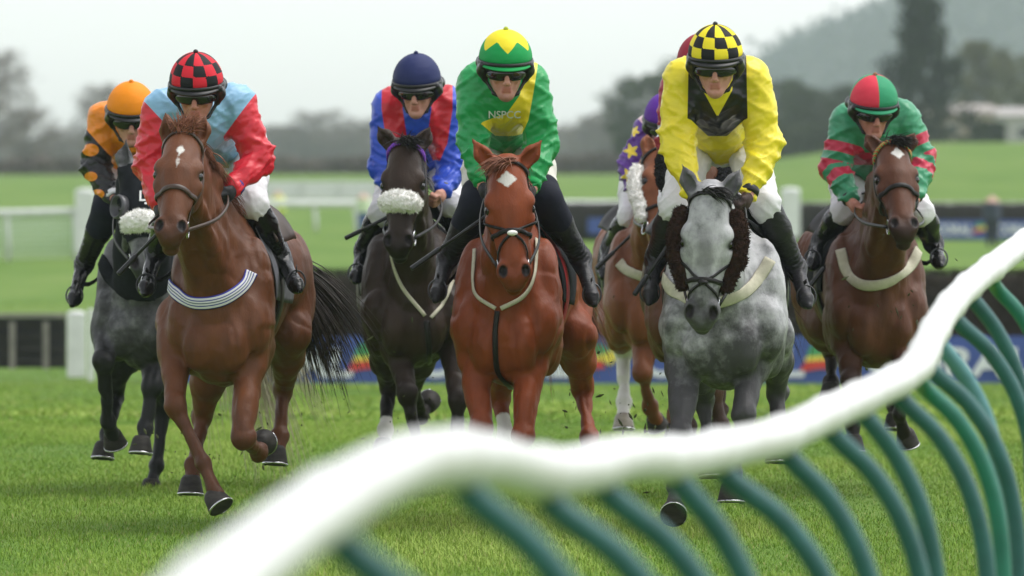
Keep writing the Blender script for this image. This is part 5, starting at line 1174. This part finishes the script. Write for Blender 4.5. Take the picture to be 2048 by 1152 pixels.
J['A'] = jockey(dict(s=385, top=(262, 160), pitch=30, yaw=4, hdy=.02, pelvis=(262, 312, .80), sh=[(208, 240, .24), (330, 240, .26)], el=[(190, 336, .24), (345, 340, .26)], wr=[(229, 398, .06), (310, 400, .08)],
    kn=[(216, 418, .40), (330, 420, .42)], an=[(170, 540, .60), (350, 540, .60)], toe=[(146, 602, .44), (372, 590, .44)], silk=silk('orange_black_silk', [(.78, .235, .008), BLK, (.78, .235, .008)]),
    pattern=spots([(181, 300, 17), (182, 353, 13), (196, 388, 13), (352, 300, 17)]), capmat=silk('orange_cap_silk', [(.80, .25, .008)], .3), seam=.10, gloves=(M_glove, M_glove), cuff=noisy('white_cuff', (.6, .6, .62), (.7, .7, .72), 9, .6), gaiter=1,
    label='jockey in orange and black spotted silks with a plain orange cap at far left'), HS['A'])
J['C'] = jockey(dict(s=385, top=(834, 104), pitch=22, yaw=-8, face=.92, hdy=.02, pelvis=(845, 312, .80), sh=[(776, 214, .24), (893, 208, .26)], el=[(768, 330, .22), (903, 336, .26)], wr=[(796, 400, .08), (886, 385, .08)],
    kn=[(765, 424, .42), (903, 408, .42)], an=[(730, 512, .60), (932, 520, .60)], toe=[(711, 556, .44), (950, 570, .44)], silk=silk('royal_blue_silk', [(.022, .075, .52), (.55, .015, .03)]),
    pattern=lambda g: [np.where(g['uz'] > -.30, np.clip(.055-np.abs(np.abs(g['ux']+.0)-.130+.30*np.clip(-g['uz']-.02, 0, .2)*.5), -.1, .1)*np.where(g['uz'] < -.29, 0, 1)-np.clip(-.20-g['uz'], 0, 1)*.4, -.1)], capmat=silk('navy_cap_silk', [(.016, .024, .095)], .3), gloves=(M_glove, None), cuff=M_blackp,
    whip=(((764, 440, .1), (690, 477, .05)), 'short black whip pointing left beside the dark brown horse'), label='jockey in royal blue silks with red shoulder stripes and a navy cap'), HS['C'])
def sash(g):
    px, py = g['px'], g['py']; le = np.interp(py, [100, 140, 190, 225, 246], [1052, 1049, 1040, 1015, 960]); re = np.interp(py, [100, 140, 190, 240, 268, 275], [1078, 1074, 1066, 1057, 1044, 1020])
    d = np.minimum(np.where(py < 246, px-le, np.minimum(px-960-(py-246)*1.2, 20)), re-px); d = np.where((g['front'] < -.1) | (py > 272), -20, d); return [np.clip(d/g['s'], -.1, .1)]
J['D'] = jockey(dict(s=425, top=(1011, 56), pitch=20, yaw=4, stubble=.35, hdy=.0, pelvis=(1012, 262, .82), sh=[(950, 168, .24), (1062, 166, .26)], el=[(946, 280, .22), (1083, 288, .26)], wr=[(966, 372, .10), (1062, 378, .08)],
    kn=[(954, 408, .42), (1090, 400, .42)], an=[(898, 530, .60), (1158, 530, .60)], toe=[(872, 592, .44), (1187, 600, .44)], silk=silk('green_yellow_silk', [GRN, YEL]), pattern=sash, breech=M_creambr, gaiter=1, boot=M_boot2,
    capmat=silk('green_cap_silk', [GRN, YEL], .3), cappat=lambda th, ph: (1.05-ph)/1.0+.42*np.abs(((th*6/(2*math.pi)+.5) % 1)-.5)*-2+.17, peakmat=silk('green_peak', [GRN], .2), gloves=(M_glove, M_glove), cuff=silk('green_cuff', [GRN], .2),
    writing=('NSPCC', 1012, 236, 64, noisy('pale_print', (.62, .70, .68), (.7, .76, .74), 8, .6)), whip=(((962, 440, .12), (822, 538, .02)), 'long black padded whip pointing down left from the green jockey'), label='jockey in green silks with yellow sash and a green cap with yellow star'), HS['D'])
def yoke(g):
    px, py = g['px'], g['py']; ax = np.abs(px-1435)
    o = np.minimum(np.where(py < 240, 58-ax+(py-130)*.02, (273-py)*1.05+18-ax), 272-py)     # outer black waistcoat
    o = np.minimum(o, 100-np.maximum(0, 150-py)*0-ax); i = (238-py)*.55-2-ax                 # yellow throat inside
    i = np.where(py > 238, -5, np.minimum(i, 30-ax)); d = np.where(o < -i, o, np.minimum(o, -i)); d = np.where((g['front'] < -.2) | (g['sleeve'] > .05), -20, d); return [np.clip(d/g['s'], -.1, .1)]
J['G'] = jockey(dict(s=435, top=(1431, 46), pitch=20, yaw=-3, face=1.04, stubble=.12, hdy=.0, pelvis=(1440, 275, .84), sh=[(1366, 158, .24), (1502, 156, .26)], el=[(1354, 282, .22), (1530, 290, .26)], wr=[(1384, 392, .10), (1496, 392, .10)],
    kn=[(1350, 415, .42), (1530, 410, .42)], an=[(1314, 530, .60), (1588, 548, .60)], toe=[(1298, 596, .44), (1616, 604, .44)], silk=silk('yellow_black_silk', [YEL, BLK]), pattern=yoke, sleeve=1.04,
    capmat=silk('yellow_black_check_silk', [BLK, YEL], .25), cappat=check(12, 4), button=M_blackp, gloves=(M_brglove, M_brglove), cuff=M_blackp, boot=M_boot2, boot0=.06, iron=M_blackp,
    whip=(((1330, 500, .25), (1268, 590, .15)), 'black whip hanging by the left boot of the yellow jockey'), label='jockey in yellow silks with black yoke and a black and yellow checked cap'), HS['G'])
def hoops(g):
    a = g['arm']; d = np.maximum.reduce([.028-np.abs(a-c_) for c_ in (.135, .235, .325)]); ch = .032-np.abs(-.20-g['uz']); ch2 = .025-np.abs(-.34-g['uz'])
    onarm = g['sleeve'] > -.01; return [np.where(onarm, d, np.maximum(ch, ch2))]
J['H'] = jockey(dict(s=385, top=(1747, 146), pitch=28, yaw=9, face=.95, hdy=.02, pelvis=(1738, 330, .80), sh=[(1693, 246, .24), (1806, 236, .26)], el=[(1672, 338, .22), (1840, 318, .26)], wr=[(1703, 404, .06), (1828, 400, .06)],
    kn=[(1690, 420, .42), (1842, 425, .42)], an=[(1646, 494, .60), (1866, 500, .60)], toe=[(1622, 528, .44), (1880, 524, .44)], silk=silk('green_red_hooped_silk', [(.035, .26, .125), (.50, .02, .06)]), pattern=hoops,
    capmat=silk('green_red_quartered_silk', [(.03, .27, .13), (.62, .04, .07)], .3), cappat=lambda th, ph: -np.sin(2*th)*np.minimum(1, ph*2), peakmat=silk('green_peak', [(.03, .27, .13)], .2), gloves=(None, M_glove), cuff=M_blackp, skin=M_ruddy, btop=1,
    whip=(((1690, 482, .25), (1617, 576, .2)), 'black whip held down beside the bay horse at the right'), label='jockey in green silks with red hoops and a red and green quartered cap'), HS['H'])
def star5(px, py, cx, cy, r, rot):
    x, y = px-cx, py-cy; a = np.arctan2(x, -y)+rot; rr = np.hypot(x, y); m = np.abs(((a/(2*math.pi/5)) % 1)-.5)*2; return r*(.40+.60*m**1.3)-rr
def stars(g):
    px, py = g['px'], g['py']; d = np.maximum.reduce([star5(px, py, *q) for q in ((1262, 302, 17, .3), (1258, 352, 18, .5), (1272, 388, 14, .1), (1268, 262, 13, .6))]); d = np.where(g['sleeve'] > -.03, d, -20); return [g['sleeve']+.02, np.clip(d/g['s'], -.1, .1)]
J['E'] = jockey(dict(s=365, top=(1334, 182), pitch=30, yaw=0, hdy=.02, pelvis=(1312, 330, .80), sh=[(1300, 266, .24), (1366, 262, .26)], el=[(1264, 338, .20), (1385, 345, .26)], wr=[(1280, 400, .04), (1340, 400, .08)],
    kn=[(1262, 432, .42), (1372, 422, .42)], an=[(1222, 510, .60), (1400, 520, .60)], toe=[(1206, 548, .44), (1415, 570, .44)], silk=silk('purple_pink_star_silk', [(.72, .50, .54), (.095, .02, .25), (.80, .60, .04)]), pattern=stars,
    capmat=silk('purple_cap_silk', [(.10, .02, .28)], .3), gloves=(M_glove, M_glove), cuff=M_blackp, whip=(((1278, 455, .1), (1192, 538, .05)), 'black whip pointing down left beside the copper chestnut horse'), label='jockey in pink and purple silks with yellow stars, half hidden behind the yellow jockey'), HS['E'])
J['F'] = jockey(dict(s=398, top=(1404, 64), pitch=24, yaw=0, hdy=.02, pelvis=(1404, 290, .80), sh=[(1352, 178, .24), (1462, 178, .26)], el=[(1345, 290, .22), (1478, 290, .26)], wr=[(1368, 372, .08), (1440, 372, .08)],
    kn=[(1345, 410, .42), (1465, 410, .42)], an=[(1335, 520, .60), (1480, 520, .60)], toe=[(1330, 575, .44), (1490, 575, .44)], silk=silk('maroon_white_silk', [(.30, .014, .035), WHT]), pattern=lambda g: [np.minimum(.030-np.abs(g['arm']-.22), .2)],
    capmat=silk('maroon_cap_silk', [(.28, .014, .035)], .3), gloves=(M_glove, M_glove), cuff=M_blackp, label='jockey with a maroon cap almost hidden directly behind the yellow jockey'), HS['F'])
print('scene built', round(time.time()-T00, 1))
